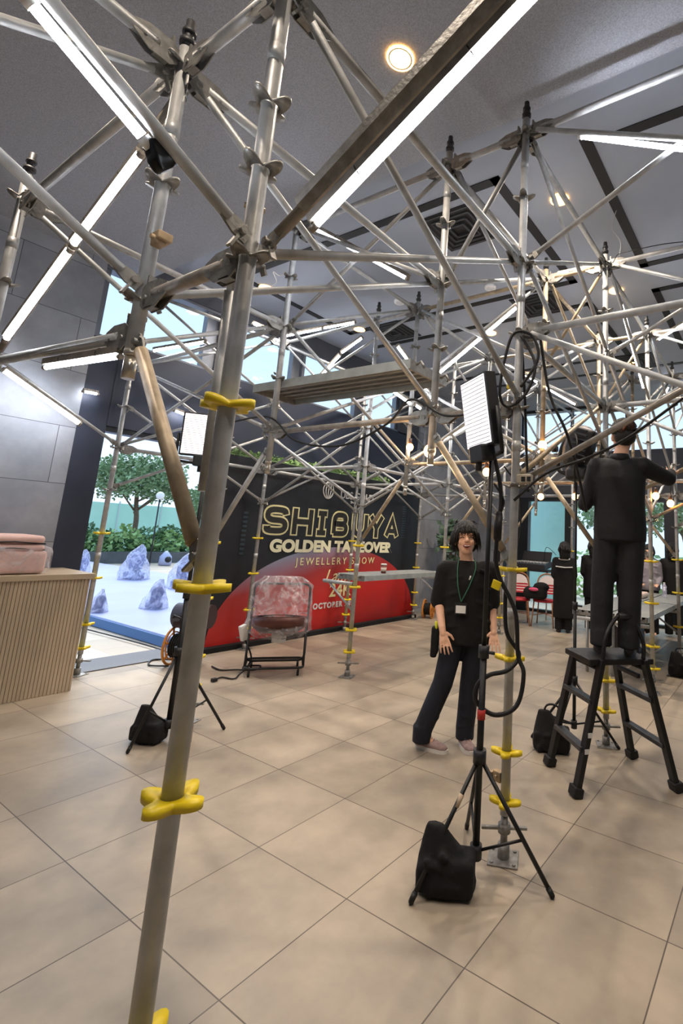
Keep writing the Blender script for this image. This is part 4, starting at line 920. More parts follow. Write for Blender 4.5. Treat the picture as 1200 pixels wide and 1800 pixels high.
bistro(-5.2, 9.7, 0.6, 'red woven bistro chair mostly hidden behind the standing man')
t = thing('black_bag', (-3.95, 9.2, 0.48), 'black bag with a pink patch lying on the red chair', 'bag')
b = B(); b.box((-3.95, 9.2, 0.6), (0.42, 0.28, 0.2), Matrix.Rotation(0.3, 3, 'Z'), 0.05); b.ell((-3.85, 9.22, 0.72), (0.16, 0.12, 0.09)); b.ell((-4.08, 9.15, 0.6), (0.1, 0.12, 0.12)); part('body', remesh(b, 0.02, 2), CLOTHB, t); b = B(); b.ell((-3.93, 9.04, 0.68), (0.1, 0.03, 0.035)); part('pink_patch', b, mat('pink', '#d4547a', 0.6), t)
# DJ table
t = thing('equipment_table', (-4.6, 10.3, 0), 'dark table with folded legs carrying audio gear before the teal window', 'table')
part('top', B().box((-4.6, 10.3, 0.96), (1.1, 0.5, 0.04)), BLKP, t)
for x in (-5.1, -4.1):
    for y in (10.1, 10.5): part('leg', B().cyl((x, y, 0), (x, y, 0.94), 0.015), LAMPOFF, t)
t = thing('audio_mixer', (-4.5, 10.3, 0.98), 'black audio mixing desk with raised lid on the rear table', 'mixer')
part('body', B().box((-4.5, 10.3, 1.06), (0.7, 0.42, 0.12), Matrix.Rotation(0.15, 3, 'X'), 0.01), mat('gear_dark', '#33363b', 0.4), t)
b = B()
for i in range(9):
    for j in range(4): b.cyl((-4.8+i*0.075, 10.16+j*0.08, 1.1), (-4.8+i*0.075, 10.16+j*0.08, 1.14), 0.012, n=8)
part('knob', b, LAMPOFF, t); part('lid', B().box((-4.5, 10.5, 1.24), (0.66, 0.03, 0.22), Matrix.Rotation(-0.4, 3, 'X')), BLKP, t); part('cable', B().tube(cat([(-4.3, 10.4, 1.15), (-4.2, 10.3, 1.45), (-4.0, 10.35, 1.3)]), 0.006, 5), RUB, t)
obj('speaker_box', B().box((-5.25, 10.2, 1.15), (0.22, 0.24, 0.34), bev=0.01).cyl((-5.25, 10.07, 1.15), (-5.25, 10.09, 1.15), 0.08), BLKP, 'small black speaker on the rear table behind the man', 'speaker')
# cup
t = thing('paper_cup', (-4.2, 5.0, 1.075), 'brown and white paper coffee cup with lid on the plank shelf', 'cup')
part('cup_body', B().cyl((-4.2, 5.0, 1.075), (-4.2, 5.0, 1.175), 0.03, 0.038, 20), mat('cup_brown', '#7c4436', 0.5), t); part('cup_sleeve', B().cyl((-4.2, 5.0, 1.1), (-4.2, 5.0, 1.145), 0.0335, 0.0375, 20), mat('cup_cream', '#d8c8b8', 0.6), t); part('lid', B().cyl((-4.2, 5.0, 1.175), (-4.2, 5.0, 1.19), 0.041, 0.036, 20), WHITEP, t)
obj('rolled_package', B().box((-1.95, 8.5, 0.825), (0.3, 0.45, 0.08), bev=0.03), mat('pinkish_paper', '#c9b3a6', 0.6), 'flat pinkish package on the rear plank', 'package')
t = thing('water_bottle', (-1.6, 8.9, 0.785), 'clear plastic bottle standing on the rear plank', 'bottle')
part('body', B().cyl((-1.6, 8.9, 0.785), (-1.6, 8.9, 0.96), 0.035, n=16).cyl((-1.6, 8.9, 0.96), (-1.6, 8.9, 1.0), 0.035, 0.014, 16), FILMB, t); part('cap', B().cyl((-1.6, 8.9, 1.0), (-1.6, 8.9, 1.02), 0.016), WHITEP, t)
obj('storage_crate', B().box((-2.1, 8.4, 0.25), (0.5, 0.4, 0.5), bev=0.01).box((-2.1, 8.18, 0.38), (0.3, 0.02, 0.05)), mat('crate_dark', '#2f2723', 0.6), 'dark crate standing under the rear plank', 'crate')

# ================================================================= BULBS AND CABLES
def bulb(c, top, label, r=0.04):
    c = Vector(c); t = thing('pendant_bulb', c, label, 'pendant light')
    part('glass_bulb', B().ell(c, (r, r, r*1.1)), BULB, t, 'glowing warm bulb'); part('socket', B().cyl(c+Vector((0, 0, r)), c+Vector((0, 0, r+0.06)), 0.02, 0.018), mat('brown_socket', '#5b4638', 0.5), t)
    part('cord', B().tube([c+Vector((0, 0, r+0.05)), c+Vector((0.01, 0.01, (top-c.z)*0.5)), Vector((c.x, c.y, top))], 0.004, 6), RUB, t)
bl = [((-3.436, 4.380, 2.528), 2.9, 'smaller pendant bulb left of the brightest one'), ((-1.889, 2.620, 2.109), 2.5, 'brightest pendant bulb under the bulb-side hanging post'), ((-2.441, 4.380, 2.223), 2.6, 'pendant bulb just under the large light panel'),
      ((-1.848, 4.380, 2.470), 2.8, 'bright pendant bulb before the rear sky window'), ((-2.616, 6.180, 2.147), 2.5, 'tiny pendant bulb above the audio table'), ((-2.153, 6.180, 2.148), 2.5, 'tiny pendant bulb before the green window, left of worker'),
      ((-1.184, 6.180, 2.158), 2.5, 'pendant bulb right of the worker elbow'), ((-1.025, 6.180, 2.073), 2.5, 'pendant bulb nearest the right frame edge')]
for c, tp, l in bl: bulb(c, tp, l)
for c, e_ in ((bl[0][0], 2.5), (bl[1][0], 2.5), (bl[3][0], 2.5)):
    L = bpy.data.lights.new('bulb_light', 'POINT'); L.energy = e_; L.color = (1, 0.65, 0.35); L.shadow_soft_size = 0.05
    o = link(bpy.data.objects.new('bulb_light', L)); o.location = Vector(c)-Vector((0, 0, 0.08))
def cable(pts, label, r=0.008, k=8, name='cable'): return obj(name, B().tube(cat(pts, k), r, 7), RUB, label, 'cable')
cable([(-4.118, 2.520, 2.424), (-3.433, 2.500, 2.439), (-3.057, 2.500, 2.221), (-2.571, 2.500, 2.160), (-2.167, 2.500, 2.286), (-1.980, 2.500, 2.435), (-1.712, 2.500, 2.305), (-1.499, 2.500, 2.301)], 'black cable sagging between hanging posts below the high plank', 0.008)
cable([(-1.215, 2.523, 2.750), (-1.126, 2.535, 2.566), (-1.166, 2.516, 2.395), (-1.256, 2.473, 2.310), (-1.302, 2.451, 2.393), (-1.275, 2.464, 2.633), (-1.234, 2.484, 2.756), (-1.145, 2.527, 2.738), (-1.112, 2.542, 2.600), (-1.195, 2.502, 2.428)], 'coil of black cable hung high on the cable-wrapped post', 0.009)
cable([(-1.248, 2.598, 2.784), (-1.219, 2.611, 2.393), (-1.202, 2.619, 2.053), (-1.188, 2.625, 1.841)], 'black cable dropping straight beside the cable-wrapped post', 0.008)
cable([(-1.178, 2.710, 2.833), (-1.118, 2.736, 2.451), (-1.024, 2.778, 2.208), (-1.020, 2.975, 1.998), (-0.999, 3.080, 1.763)], 'black cable looping from the coil toward the rear fixture', 0.009)
cable([(-1.212, 2.494, 1.781), (-1.048, 2.547, 1.935), (-0.822, 2.623, 2.032), (-0.626, 2.678, 2.146), (-0.378, 2.717, 2.333)], 'black cable running along the long tube across the worker', 0.008)
cable([(-1.284, 2.378, 2.017), (-1.256, 2.423, 1.805), (-1.269, 2.416, 1.532), (-1.266, 2.448, 1.385), (-1.182, 2.489, 1.203), (-1.171, 2.514, 0.990), (-1.135, 2.512, 0.901), (-1.151, 2.474, 0.758), (-1.233, 2.404, 0.713), (-1.307, 2.346, 0.768), (-1.310, 2.345, 0.847), (-1.257, 2.372, 0.900), (-1.196, 2.452, 0.920), (-1.177, 2.541, 0.985), (-1.239, 2.511, 1.093), (-1.251, 2.506, 1.295)], 'thick black cable draped down the cable-wrapped post in a big loop', 0.0115)
t = thing('cable_connector', (-1.264, 2.419, 1.622), 'black multi-way cable connector taped beside the light stand', 'connector')
part('body', B().cap((-1.264, 2.419, 1.698), (-1.265, 2.418, 1.577), 0.022), RUB, t); part('tail', B().tube(cat([(-1.258, 2.422, 1.698), (-1.241, 2.430, 1.775), (-1.291, 2.405, 1.865)]), 0.006, 6), RUB, t)
cable([(-1.350, 2.633, 1.994), (-1.313, 2.752, 1.871), (-1.291, 2.761, 1.635), (-1.310, 2.753, 1.534)], 'thin black cable hanging right of the cable-wrapped post', 0.005)
obj('yellow_tag', B().box((-1.270, 2.435, 1.332), (0.05, 0.012, 0.045), Matrix.Rotation(0.3, 3, 'Y'), 0.003), YEL, 'yellow tag strapped on the cable left of the cable-wrapped post', 'tag')
obj('yellow_hook', B().box((-1.308, 2.596, 2.479), (0.045, 0.012, 0.05), Matrix.Rotation(0.2, 3, 'Y'), 0.006), YEL, 'small yellow tag high on the cable coil', 'tag')
t = thing('socket_box', (-1.177, 2.550, 1.906), 'small beige socket box clamped to the cable-wrapped post', 'socket box')
part('body', B().box((-1.177, 2.550, 1.906), (0.085, 0.04, 0.05), bev=0.005), mat('beige_plastic', '#b8ae9a', 0.5), t); part('slot', B().box((-1.173, 2.520, 1.902), (0.02, 0.01, 0.026)).box((-1.139, 2.520, 1.902), (0.02, 0.01, 0.026)), RUB, t)
cable([(-1.273, 4.300, 4.203), (-1.167, 4.300, 4.134), (-1.115, 4.300, 4.200), (-0.989, 4.200, 4.145), (-0.727, 4.200, 4.135), (-0.547, 4.200, 4.109)], 'thin grey wire trailing right from the tall lamp post head', 0.004)
obj('hanging_wire', B().tube(cat([(-1.123, 4.300, 4.659), (-1.166, 4.300, 4.495), (-1.088, 4.300, 4.325), (-1.100, 4.300, 4.185)]), 0.003, 5), LAMPOFF, 'thin pale wire dangling from the ceiling', 'wire')
obj('wire_curl', B().tube(cat([(-1.508, 1.100, 2.519), (-1.541, 1.100, 2.504), (-1.586, 1.100, 2.532), (-1.557, 1.100, 2.485), (-1.582, 1.100, 2.474)]), 0.0015, 5), LAMPOFF, 'thin white wire curl hanging by the central bracket', 'wire')

# ================================================================= STEPLADDER
F1, F2, F3, F4 = [Vector(p) for p in ((-1.471, 3.746, 0.000), (-1.168, 3.428, 0.000), (-1.027, 4.274, 0.000), (-0.661, 3.930, 0.000))]
lc = (F1+F2+F3+F4)/4; la = ((F3-F1)+(F4-F2)).normalized(); lb = Vector((la.y, -la.x, 0))
t = thing('stepladder', lc, 'black folding work stepladder the person in black stands on', 'stepladder')
ZT = 0.80
tops = {0: lc-la*0.17-lb*0.17, 1: lc-la*0.15+lb*0.17, 2: lc+la*0.15-lb*0.17, 3: lc+la*0.17+lb*0.17}
rails = []
for i, Fp in enumerate((F1, F2, F3, F4)):
    T_ = tops[i]+Vector((0, 0, ZT)); d = (T_-Fp).normalized(); R3 = Matrix((lb, d.cross(lb).normalized(), d)).transposed()
    ft = Fp+Vector((0, 0, 0.03)); L_ = (T_-ft).length
    lg = part('leg', B().box((ft+T_)/2, (0.062, 0.034, L_), R3, 0.004), BLK, t)
    part('rubber_foot', B().box(Fp+Vector((0, 0, 0.03)), (0.085, 0.07, 0.06), R3, 0.01), RUB, lg); rails.append((ft, T_))
for a, c in ((0, 1), (2, 3)):
    for k in (0.30, 0.66):
        p = rails[a][0].lerp(rails[a][1], k); q = rails[c][0].lerp(rails[c][1], k); m_ = (p+q)/2; x = (q-p); n_ = x.normalized(); part('tread', B().box(m_, (x.length, 0.06, 0.03), Matrix((n_, Vector((0, 0, 1)).cross(n_).normalized(), Vector((0, 0, 1)))).transposed(), 0.005), mat('worn_black_tread', '#3a3b3d', 0.4, 0.2, 0.3, 30), t)
for a, c in ((0, 1), (2, 3)): 
    for k in (0.92,):
        p = rails[a][0].lerp(rails[a][1], k); q = rails[c][0].lerp(rails[c][1], k); part('crossbar', B().cyl(p, q, 0.014), BLK, t)
RL = Matrix((la, lb, Vector((0, 0, 1)))).transposed()
part('platform', B().box(lc+Vector((0, 0, ZT-0.015)), (0.5, 0.36, 0.04), RL, 0.008), BLK, t)
part('hinge_bar', B().box((rails[2][1]+rails[3][1])/2-Vector((0, 0, 0.12)), (0.03, 0.26, 0.03), RL, 0.005), RED if False else BLKP, t)
h0 = rails[1][1]; hq = lc+la*0.0+lb*0.13+Vector((0, 0, 1.08))
b = B(); b.tube(cat([h0+Vector((0, 0, -0.05)), h0+la*0.03+Vector((0, 0, 0.15)), hq, hq+la*0.1, rails[3][1]+Vector((0, 0, 0.12)), rails[3][1]]), 0.014, 8); part('grab_rail', b, BLK, t)
part('rail_cap', B().cyl(hq+Vector((0, 0, 0.0)), hq+la*0.12, 0.022), BLKP, t)
for k, p in enumerate((0.3, 0.42)): 
    q = rails[1][0].lerp(rails[1][1], p); part('label_sticker', B().box(q+lb*0.034, (0.03, 0.002, 0.03), RL), LAMPOFF, t, 'small pale warning sticker')

# ================================================================= PEOPLE
def hand(b, w, d, side, up, s=1.0, curl=0.25, spread=0.10, thumb=1):
    d = d.normalized(); side = side.normalized(); up = up.normalized()
    R3 = Matrix((side, up, d)).transposed()
    b.ell(w+d*0.045*s, (0.034*s, 0.0155*s, 0.048*s), R3); b.ell(w+d*0.068*s, (0.038*s, 0.013*s, 0.018*s), R3); b.cap(w-d*0.02, w+d*0.02*s, 0.024*s, 0.026*s)
    for i, (o, L_) in enumerate(((-0.0315, 0.074), (-0.0105, 0.09), (0.0105, 0.094), (0.0315, 0.084))):
        k = w+d*0.078*s+side*o*s; dd = (d+side*o*spread*45+up*curl*0.2).normalized(); p1 = k+dd*L_*0.5*s; d2 = (dd+up*curl).normalized(); p2 = p1+d2*L_*0.3*s; d3 = (d2+up*curl).normalized(); p3 = p2+d3*L_*0.22*s
        b.cap(k-dd*0.012*s, p1, 0.0086*s, 0.0078*s, 10).cap(p1, p2, 0.0078*s, 0.0072*s, 10).cap(p2, p3, 0.0072*s, 0.0062*s, 10)
    k = w+d*0.025*s+side*0.028*s*thumb; p1 = k+(d*0.6+side*thumb*0.75).normalized()*0.035*s; p2 = p1+(d*0.9+side*thumb*0.35+up*0.2).normalized()*0.035*s
    b.cap(k, p1, 0.013*s, 0.0105*s, 10).cap(p1, p2, 0.0105*s, 0.008*s, 10)

def figure(label, org, e, J, H=1.0, shirt=CLOTHB, trouser=CLOTHB, vox=0.01, sleeve=0.75, hem=None, coat=None, hair=None, face=False, facing=1, shirt_name='shirt', sh_w=1.0, hair_tufts=True, leg_r=1.0, shoes=None):
    org = Vector(org); e = Vector((e[0], e[1], 0)).normalized(); v_ = Vector((e.y, -e.x, 0)); Z = Vector((0, 0, 1)); f = v_*facing
    P = lambda q: org+e*q[0]+v_*q[1]+Z*q[2]
    G = {k: P(q) for k, q in J.items() if k not in ('hp', 'hy', 'hr')}
    t = thing('person', (org.x, org.y, min(G['anL'].z, G['anR'].z)-0.09), label, 'person')
    Rh = Matrix((e, f, Z)).transposed() @ Matrix.Rotation(J.get('hr', 0), 3, 'Y') @ Matrix.Rotation(J.get('hy', 0), 3, 'Z') @ Matrix.Rotation(J.get('hp', 0), 3, 'X')
    hc = G['head']; Rh = Rh*1.09; Q = lambda x, y, z: hc+Rh @ Vector((x, y, z))
    b = B()
    # head
    b.ell(Q(0, -0.012, 0.032), (0.074, 0.093, 0.088), Rh); b.ell(Q(0, 0.018, -0.03), (0.062, 0.07, 0.075), Rh); b.ell(Q(0, 0.04, -0.075), (0.040, 0.045, 0.034), Rh); b.ell(Q(0, 0.066, -0.092), (0.02, 0.016, 0.014), Rh)
    for s in (-1, 1):
        b.ell(Q(s*0.036, 0.058, -0.022), (0.022, 0.024, 0.024), Rh); b.ell(Q(s*0.074, -0.005, -0.005), (0.012, 0.02, 0.033), Rh)
    b.cap(Q(0, 0.082, 0.012), Q(0, 0.1, -0.016), 0.009, 0.0135, 10); b.ell(Q(0.011, 0.09, -0.02), 0.009); b.ell(Q(-0.011, 0.09, -0.02), 0.009)
    b.ell(Q(0, 0.075, 0.035), (0.055, 0.015, 0.012), Rh); b.ell(Q(0, 0.082, -0.062), (0.024, 0.010, 0.008), Rh)
    b.cap(G['neck']-Z*0.03, Q(0, -0.01, -0.05), 0.058, 0.052)
    # trunk
    mid = (G['shL']+G['shR'])/2; hipm = (G['hipL']+G['hipR'])/2
    b.loft([(hipm-Z*0.06, e*0.13, v_*0.10), (hipm, e*0.15, v_*0.11), (hipm.lerp(mid, 0.35), e*0.125, v_*0.09), (hipm.lerp(mid, 0.75), e*0.15, v_*0.105), (mid-Z*0.02, e*0.15, v_*0.085), (G['neck']-Z*0.02, e*0.06, v_*0.06)], 20)
    for s in 'LR':
        b.cap(G['sh'+s], G['el'+s], 0.046, 0.038); b.cap(G['el'+s], G['wr'+s], 0.04, 0.026); b.cap(G['hip'+s], G['kn'+s], 0.075, 0.052); b.cap(G['kn'+s], G['an'+s], 0.052, 0.036)
        b.cap(G['an'+s], G['toe'+s]+Z*0.0, 0.034, 0.018)
        sg = -1 if s == 'L' else 1
        d = (G['tip'+s]-G['wr'+s]); sd = (e - d.normalized()*e.dot(d.normalized())).normalized()
        hand(b, G['wr'+s], d, sd, -v_*facing*-0.2+e*(-sg)*0.1+Z*0.0+f*(-0.15)+Vector((0.001, 0, 0)) if False else (-f), H, 0.22, 0.10, -sg if facing > 0 else sg)
    body = part('body', remesh(b, vox, 2), SKIN, t)
    # trousers
    if trouser:
        b = B(); b.loft([(hipm-Z*0.08, e*0.165, v_*0.12), (hipm+Z*0.0, e*0.17, v_*0.125), (hipm+Z*0.14, e*0.15, v_*0.11)], 20)
        for s in 'LR':
            b.cap(G['hip'+s]+Z*0.0, G['kn'+s], 0.095*leg_r, 0.078*leg_r); b.cap(G['kn'+s], G['an'+s]+Z*0.02, 0.078*leg_r, 0.072*leg_r)
            c_ = G['an'+s]; b.loft([(c_+Z*0.06, e*0.072*leg_r, v_*0.078*leg_r), (c_-Z*0.055, e*0.072*leg_r, v_*0.08*leg_r)], 14)
            for k in range(4):
                w_ = G['kn'+s].lerp(G['an'+s], 0.15+0.24*k); b.ell(w_, (0.078*leg_r, 0.082*leg_r, 0.018), Matrix.Rotation(0.3*(-1)**k, 3, 'Y'))
        part('trousers', remesh(b, max(0.012, vox), 2), trouser, t)
    # shirt / coat
    hz_ = hem if hem is not None else hipm.z-0.1; W_ = sh_w
    b = B(); hb = Vector((hipm.x, hipm.y, hz_))
    b.loft([(hb, e*0.19*W_, v_*0.13), (hb.lerp(mid, 0.15), e*0.195*W_, v_*0.135), (hipm.lerp(mid, 0.45), e*0.185*W_, v_*0.13), (hipm.lerp(mid, 0.8), e*0.195*W_, v_*0.135), (mid-Z*0.0, e*0.185*W_, v_*0.11), (mid+Z*0.045, e*0.13*W_, v_*0.085), (G['neck']-Z*0.022, e*0.074, v_*0.07)], 24)
    for s in 'LR':
        b.ell(G['sh'+s], (0.075, 0.078, 0.075))
        q = G['sh'+s].lerp(G['el'+s], min(1, sleeve*1.0)); b.cap(G['sh'+s], q, 0.074, 0.07 if sleeve < 1 else 0.056)
        if sleeve >= 1: b.cap(G['el'+s], G['wr'+s], 0.056, 0.042)
        b.cap(G['sh'+s].lerp(mid, 0.3), G['sh'+s], 0.075, 0.07)
    rr = random.Random(11)
    for k in range(9):
        s_ = (-1)**k; z0 = hz_+0.04+k*0.06; c0 = Vector((hipm.x, hipm.y, z0)); b.tube(cat([c0+e*s_*0.18*W_+f*0.03, c0+e*s_*0.13*W_+f*0.10+Z*0.03, c0+e*s_*0.05+f*0.126+Z*rr.uniform(0.03, 0.07)]), [0.018]*4+[0.014]*6+[0.008]*3, 8)
    part(shirt_name, remesh(b, max(0.011, vox), 2), shirt, t)
    # hair
    hb = B(); rr = random.Random(hash(label) % 1000 if False else len(label)); hd = hair or 'mop'
    hb.ell(Q(0, -0.022, 0.05), (0.085, 0.098, 0.085), Rh); hb.ell(Q(0, -0.05, 0.0), (0.078, 0.07, 0.075 if hd != 'long' else 0.1), Rh)
    if hd == 'mop':
        hb.ell(Q(0, -0.02, 0.07), (0.09, 0.1, 0.08), Rh); hb.ell(Q(0, -0.06, -0.02), (0.085, 0.06, 0.075), Rh)
        up_ = Rh @ Vector((0, 0, 1))
        for i in range(900):
            a = rr.uniform(-PI, PI); el = rr.uniform(0.0, 1.5); x, y, z = math.cos(el)*math.sin(a), math.cos(el)*math.cos(a), math.sin(el)
            lx, ly, lz = x*0.086, -0.02+y*0.098, 0.06+z*0.085; front = abs(a) < 0.75
            zt = rr.uniform(0.018, 0.04) if abs(a) < 0.7 else (rr.uniform(-0.045, 0.01) if abs(a) < 1.3 else rr.uniform(-0.085, -0.01))
            kx = rr.uniform(-0.018, 0.018); q1 = Q(lx*1.12+kx*0.5, ly*1.12+0.004, (lz*0.55+zt*0.45)+0.012); q2 = Q(lx*(1.10 if front else rr.uniform(1.02, 1.26))+kx, ly*1.08+(0.006 if front else 0), min(zt, lz-0.01))
            hb.tube([Q(lx*0.96, ly*0.96, lz), q1, q2], [0.010, 0.0085, 0.0015], 5)
        for k in range(16):
            a = rr.uniform(-1.5, 1.5); hb.tube([Q(0.05*math.sin(a), -0.02, 0.12), Q(0.07*math.sin(a), -0.02+rr.uniform(-.03, .03), 0.146), Q(0.095*math.sin(a), -0.02+rr.uniform(-.04, .04), 0.143-0.025*abs(a))], [0.008, 0.005, 0.001], 5)
    else:
        for i in range(220):
            a = rr.uniform(-PI, PI); el = rr.uniform(-0.2, 1.4); x, y, z = math.cos(el)*math.sin(a), math.cos(el)*math.cos(a), math.sin(el)
            if y > 0.45 and el < 0.7: continue
            p0 = Q(x*0.082, -0.02+y*0.095, 0.05+z*0.082); ln = 0.035 if hd == 'short' else 0.12
            hb.tube([p0, p0+Rh @ Vector((x*0.2, y*0.2-0.2, -0.6)).normalized()*ln*0.6, p0+Rh @ Vector((0, -0.3, -1)).normalized()*ln], [0.01, 0.009, 0.002], 5)
        if hd == 'long': hb.loft([(Q(0, -0.05, 0.06), Rh @ Vector((0.085, 0, 0)), Rh @ Vector((0, 0.07, 0))), (Q(0, -0.06, -0.08), Rh @ Vector((0.085, 0, 0)), Rh @ Vector((0, 0.055, 0))), (Q(0, -0.055, -0.17), Rh @ Vector((0.07, 0, 0)), Rh @ Vector((0, 0.035, 0)))], 18)
    part('hair', hb, HAIR, t)
    if face:
        ey = mat('eye_dark', '#231a16', 0.3); lip = mat('lip', '#b5695c', 0.5); tee = mat('teeth', '#eee6dc', 0.35)
        for s in (-1, 1):
            part('eye', B().tube(cat([Q(s*0.018, 0.081, 0.004), Q(s*0.031, 0.083, 0.010), Q(s*0.045, 0.072, 0.003)]), 0.0032, 6), ey, t); part('eyebrow', B().tube(cat([Q(s*0.014, 0.087, 0.034), Q(s*0.03, 0.086, 0.040), Q(s*0.05, 0.07, 0.034)]), 0.004, 6), HAIR, t)
        part('mouth', B().ell(Q(0, 0.087, -0.058), (0.026, 0.009, 0.011), Rh), mat('mouth_dark', '#5a1f1c', 0.5), t); part('teeth', B().ell(Q(0, 0.0915, -0.053), (0.022, 0.006, 0.0055), Rh), tee, t)
        b = B()
        b.tube(cat([Q(-0.028, 0.08, -0.048), Q(-0.012, 0.095, -0.046), Q(0, 0.098, -0.048), Q(0.012, 0.095, -0.046), Q(0.028, 0.08, -0.048)]), 0.0032, 6); b.tube(cat([Q(-0.028, 0.08, -0.048), Q(-0.014, 0.092, -0.068), Q(0, 0.095, -0.072), Q(0.014, 0.092, -0.068), Q(0.028, 0.08, -0.048)]), 0.0038, 6); part('lips', b, lip, t)
        b = B()
        for s in (-1, 1):
            b.tube([Q(s*0.033+0.024*math.cos(k*PI/10), 0.094-abs(s*0.033+0.024*math.cos(k*PI/10))*0.25, 0.008+0.019*math.sin(k*PI/10)) for k in range(20)], 0.0011, 5, True); b.cyl(Q(s*0.057, 0.08, 0.012), Q(s*0.078, 0.0, 0.012), 0.001, n=5)
        b.cyl(Q(-0.009, 0.092, 0.01), Q(0.009, 0.092, 0.01), 0.0011, n=5); part('glasses', b, mat('thin_wire_frame', '#7a6a58', 0.3, 0.7), t)
    return t, P, Q, Rh, e, v_, G

def shoe(t, G, s, heel, toe, P, m, sole, H=1.0):
    h = P(heel); o = P(toe); d = (o-h); L_ = d.length; d.normalize(); sd = d.cross(Vector((0, 0, 1))); Z = Vector((0, 0, 1))
    b = B(); b.loft([(h+Z*0.035, sd*0.026, Z*0.02+d*0.0), (h+d*0.03+Z*0.045, sd*0.037, Z*0.035), (h+d*L_*0.3+Z*0.055, sd*0.038, Z*0.045), (h+d*L_*0.55+Z*0.042, sd*0.043, Z*0.034), (h+d*L_*0.85+Z*0.034, sd*0.042, Z*0.024), (o-d*0.004+Z*0.027, sd*0.024, Z*0.012)], 18)
    b.cap(h+d*0.05+Z*0.07, h+d*0.055+Z*0.1, 0.04, 0.042)
    x = part('shoe', remesh(b, 0.007, 2), m, t)
    b = B(); n_ = 24; pts = []
    for k in range(n_):
        a = 2*PI*k/n_; w = 0.036+0.011*math.cos(a); pts.append(h+d*(L_/2+math.cos(a)*(L_/2+0.008))+sd*math.sin(a)*w*1.15)
    b._add([p+Z*0.0 for p in pts]+[p+Z*0.026 for p in pts], [tuple(reversed(range(n_))), tuple(range(n_, 2*n_))]+[(i, (i+1) % n_, n_+(i+1) % n_, n_+i) for i in range(n_)], False); part('sole', b, sole, x)
    b = B()
    for k in range(5): q = h+d*(L_*(0.42+0.07*k))+Z*(0.094-0.008*k); b.cyl(q-sd*0.02, q+sd*0.02+d*0.008, 0.0028, n=5)
    part('lace', b, m, x)

J = dict(head=(-.045, 0.03, 1.55), neck=(-.03, 0, 1.41), shL=(-.195, 0, 1.305), shR=(.165, -.01, 1.32), elL=(-.235, -.03, 1.06), elR=(.185, -.03, 1.07), wrL=(-.185, .13, .865), wrR=(.205, .05, .875),
         tipL=(-.14, .17, .70), tipR=(.215, .13, .72), hipL=(-.085, .0, .86), hipR=(.085, -.01, .87), knL=(-.165, .03, .47), knR=(.04, -.04, .46), anL=(-.30, .045, .11), anR=(.02, -.07, .11), toeL=(-.2, .06, .04), toeR=(.06, 0.0, .04), hp=0.12, hy=-0.12, hr=-0.06)
DEN = mat('dark_denim', '#121724', 0.8, 0, 0.3, 10, 0.2, 50)
t, P, Q, Rh, e, v_, G = figure('smiling person in black tee with green lanyard standing by the light stand', (-2.10, 3.56, 0), (.861, .508), J, trouser=DEN, vox=0.005, sleeve=0.98, hem=0.76, face=True, hair='mop', shirt_name='tee_shirt', sh_w=1.0)
SH = mat('dusty_pink_knit', '#9d8583', 0.7, 0, 0.2, 30, 0.3, 90); SO = mat('white_sole', '#dcd8d2', 0.5)
shoe(t, G, 'L', (-.345, .0, 0), (-.105, .09, 0), P, SH, SO); shoe(t, G, 'R', (-.01, -.125, 0), (.075, .085, 0), P, SH, SO)
GREEN = mat('green_cord', '#2f6b52', 0.6)
b = B()
bp = P((-.055, .15, 1.085))
b.tube(cat([P((-.085, .03, 1.41)), P((-.095, .1, 1.33)), P((-.085, .145, 1.2)), bp]), 0.004, 6); b.tube(cat([P((.03, .03, 1.41)), P((.045, .1, 1.33)), P((.0, .145, 1.2)), bp]), 0.004, 6); part('lanyard', b, GREEN, t, 'thin green lanyard')
Rb = Matrix((e, v_, Vector((0, 0, 1)))).transposed()
part('badge_holder', B().box(bp+v_*0.003-Vector((0, 0, 0.05)), (0.095, 0.004, 0.085), Rb), BLKP, t); part('badge_card', B().box(bp+v_*0.007-Vector((0, 0, 0.055)), (0.075, 0.003, 0.055), Rb), WHITEP, t, 'white name card')
part('lanyard_clip', B().cyl(P((.0, .147, 1.25)), P((.01, .145, 1.28)), 0.006), WHITEP, t)
b = B(); b.box(P((-.245, .02, .775)), (0.06, 0.09, 0.2), Rb, 0.015); b.box(P((-.25, .03, .68)), (0.05, 0.07, 0.06), Rb, 0.012); part('tool_pouch', remesh(b, 0.007, 2), CLOTHB, t, 'black tool pouch at the hip'); part('marker_pen', B().cap(P((-.235, .05, .85)), P((-.24, .06, .91)), 0.011), mat('neon_yellow', '#d8e02a', 0.4), t, 'neon yellow marker')

# worker on the ladder
TRG = mat('charcoal_trousers', '#191b1f', 0.85, 0, 0.25, 14, 0.2, 50); SHN = mat('black_workshirt', '#0e1015', 0.8, 0, 0.2, 10, 0.2, 40)
J = dict(head=(.03, -0.02, 2.395), neck=(.0, 0, 2.245), shL=(-.165, 0, 2.155), shR=(.165, 0, 2.165), elL=(-.255, -.02, 1.87), elR=(.36, -.12, 2.09), wrL=(-.14, -.24, 2.02), wrR=(.40, -.33, 2.16), tipL=(-.1, -.36, 2.1), tipR=(.40, -.46, 2.22),
         hipL=(-.085, 0, 1.68), hipR=(.085, 0, 1.68), knL=(-.125, -.01, 1.29), knR=(.07, -.01, 1.28), anL=(-.135, .01, .91), anR=(.055, .01, .91), toeL=(-.15, -.1, .84), toeR=(.07, -.1, .84), hp=-0.05, hy=0.2)
t, P, Q, Rh, e, v_, G = figure('person in black seen from behind standing on the stepladder, arm reaching right', (-1.0, 3.87, 0), (.961, .275), J, shirt=SHN, trouser=TRG, leg_r=1.08, vox=0.0075, sleeve=1.0, hem=1.60, hair='short', facing=-1, shirt_name='work_shirt', sh_w=0.98)
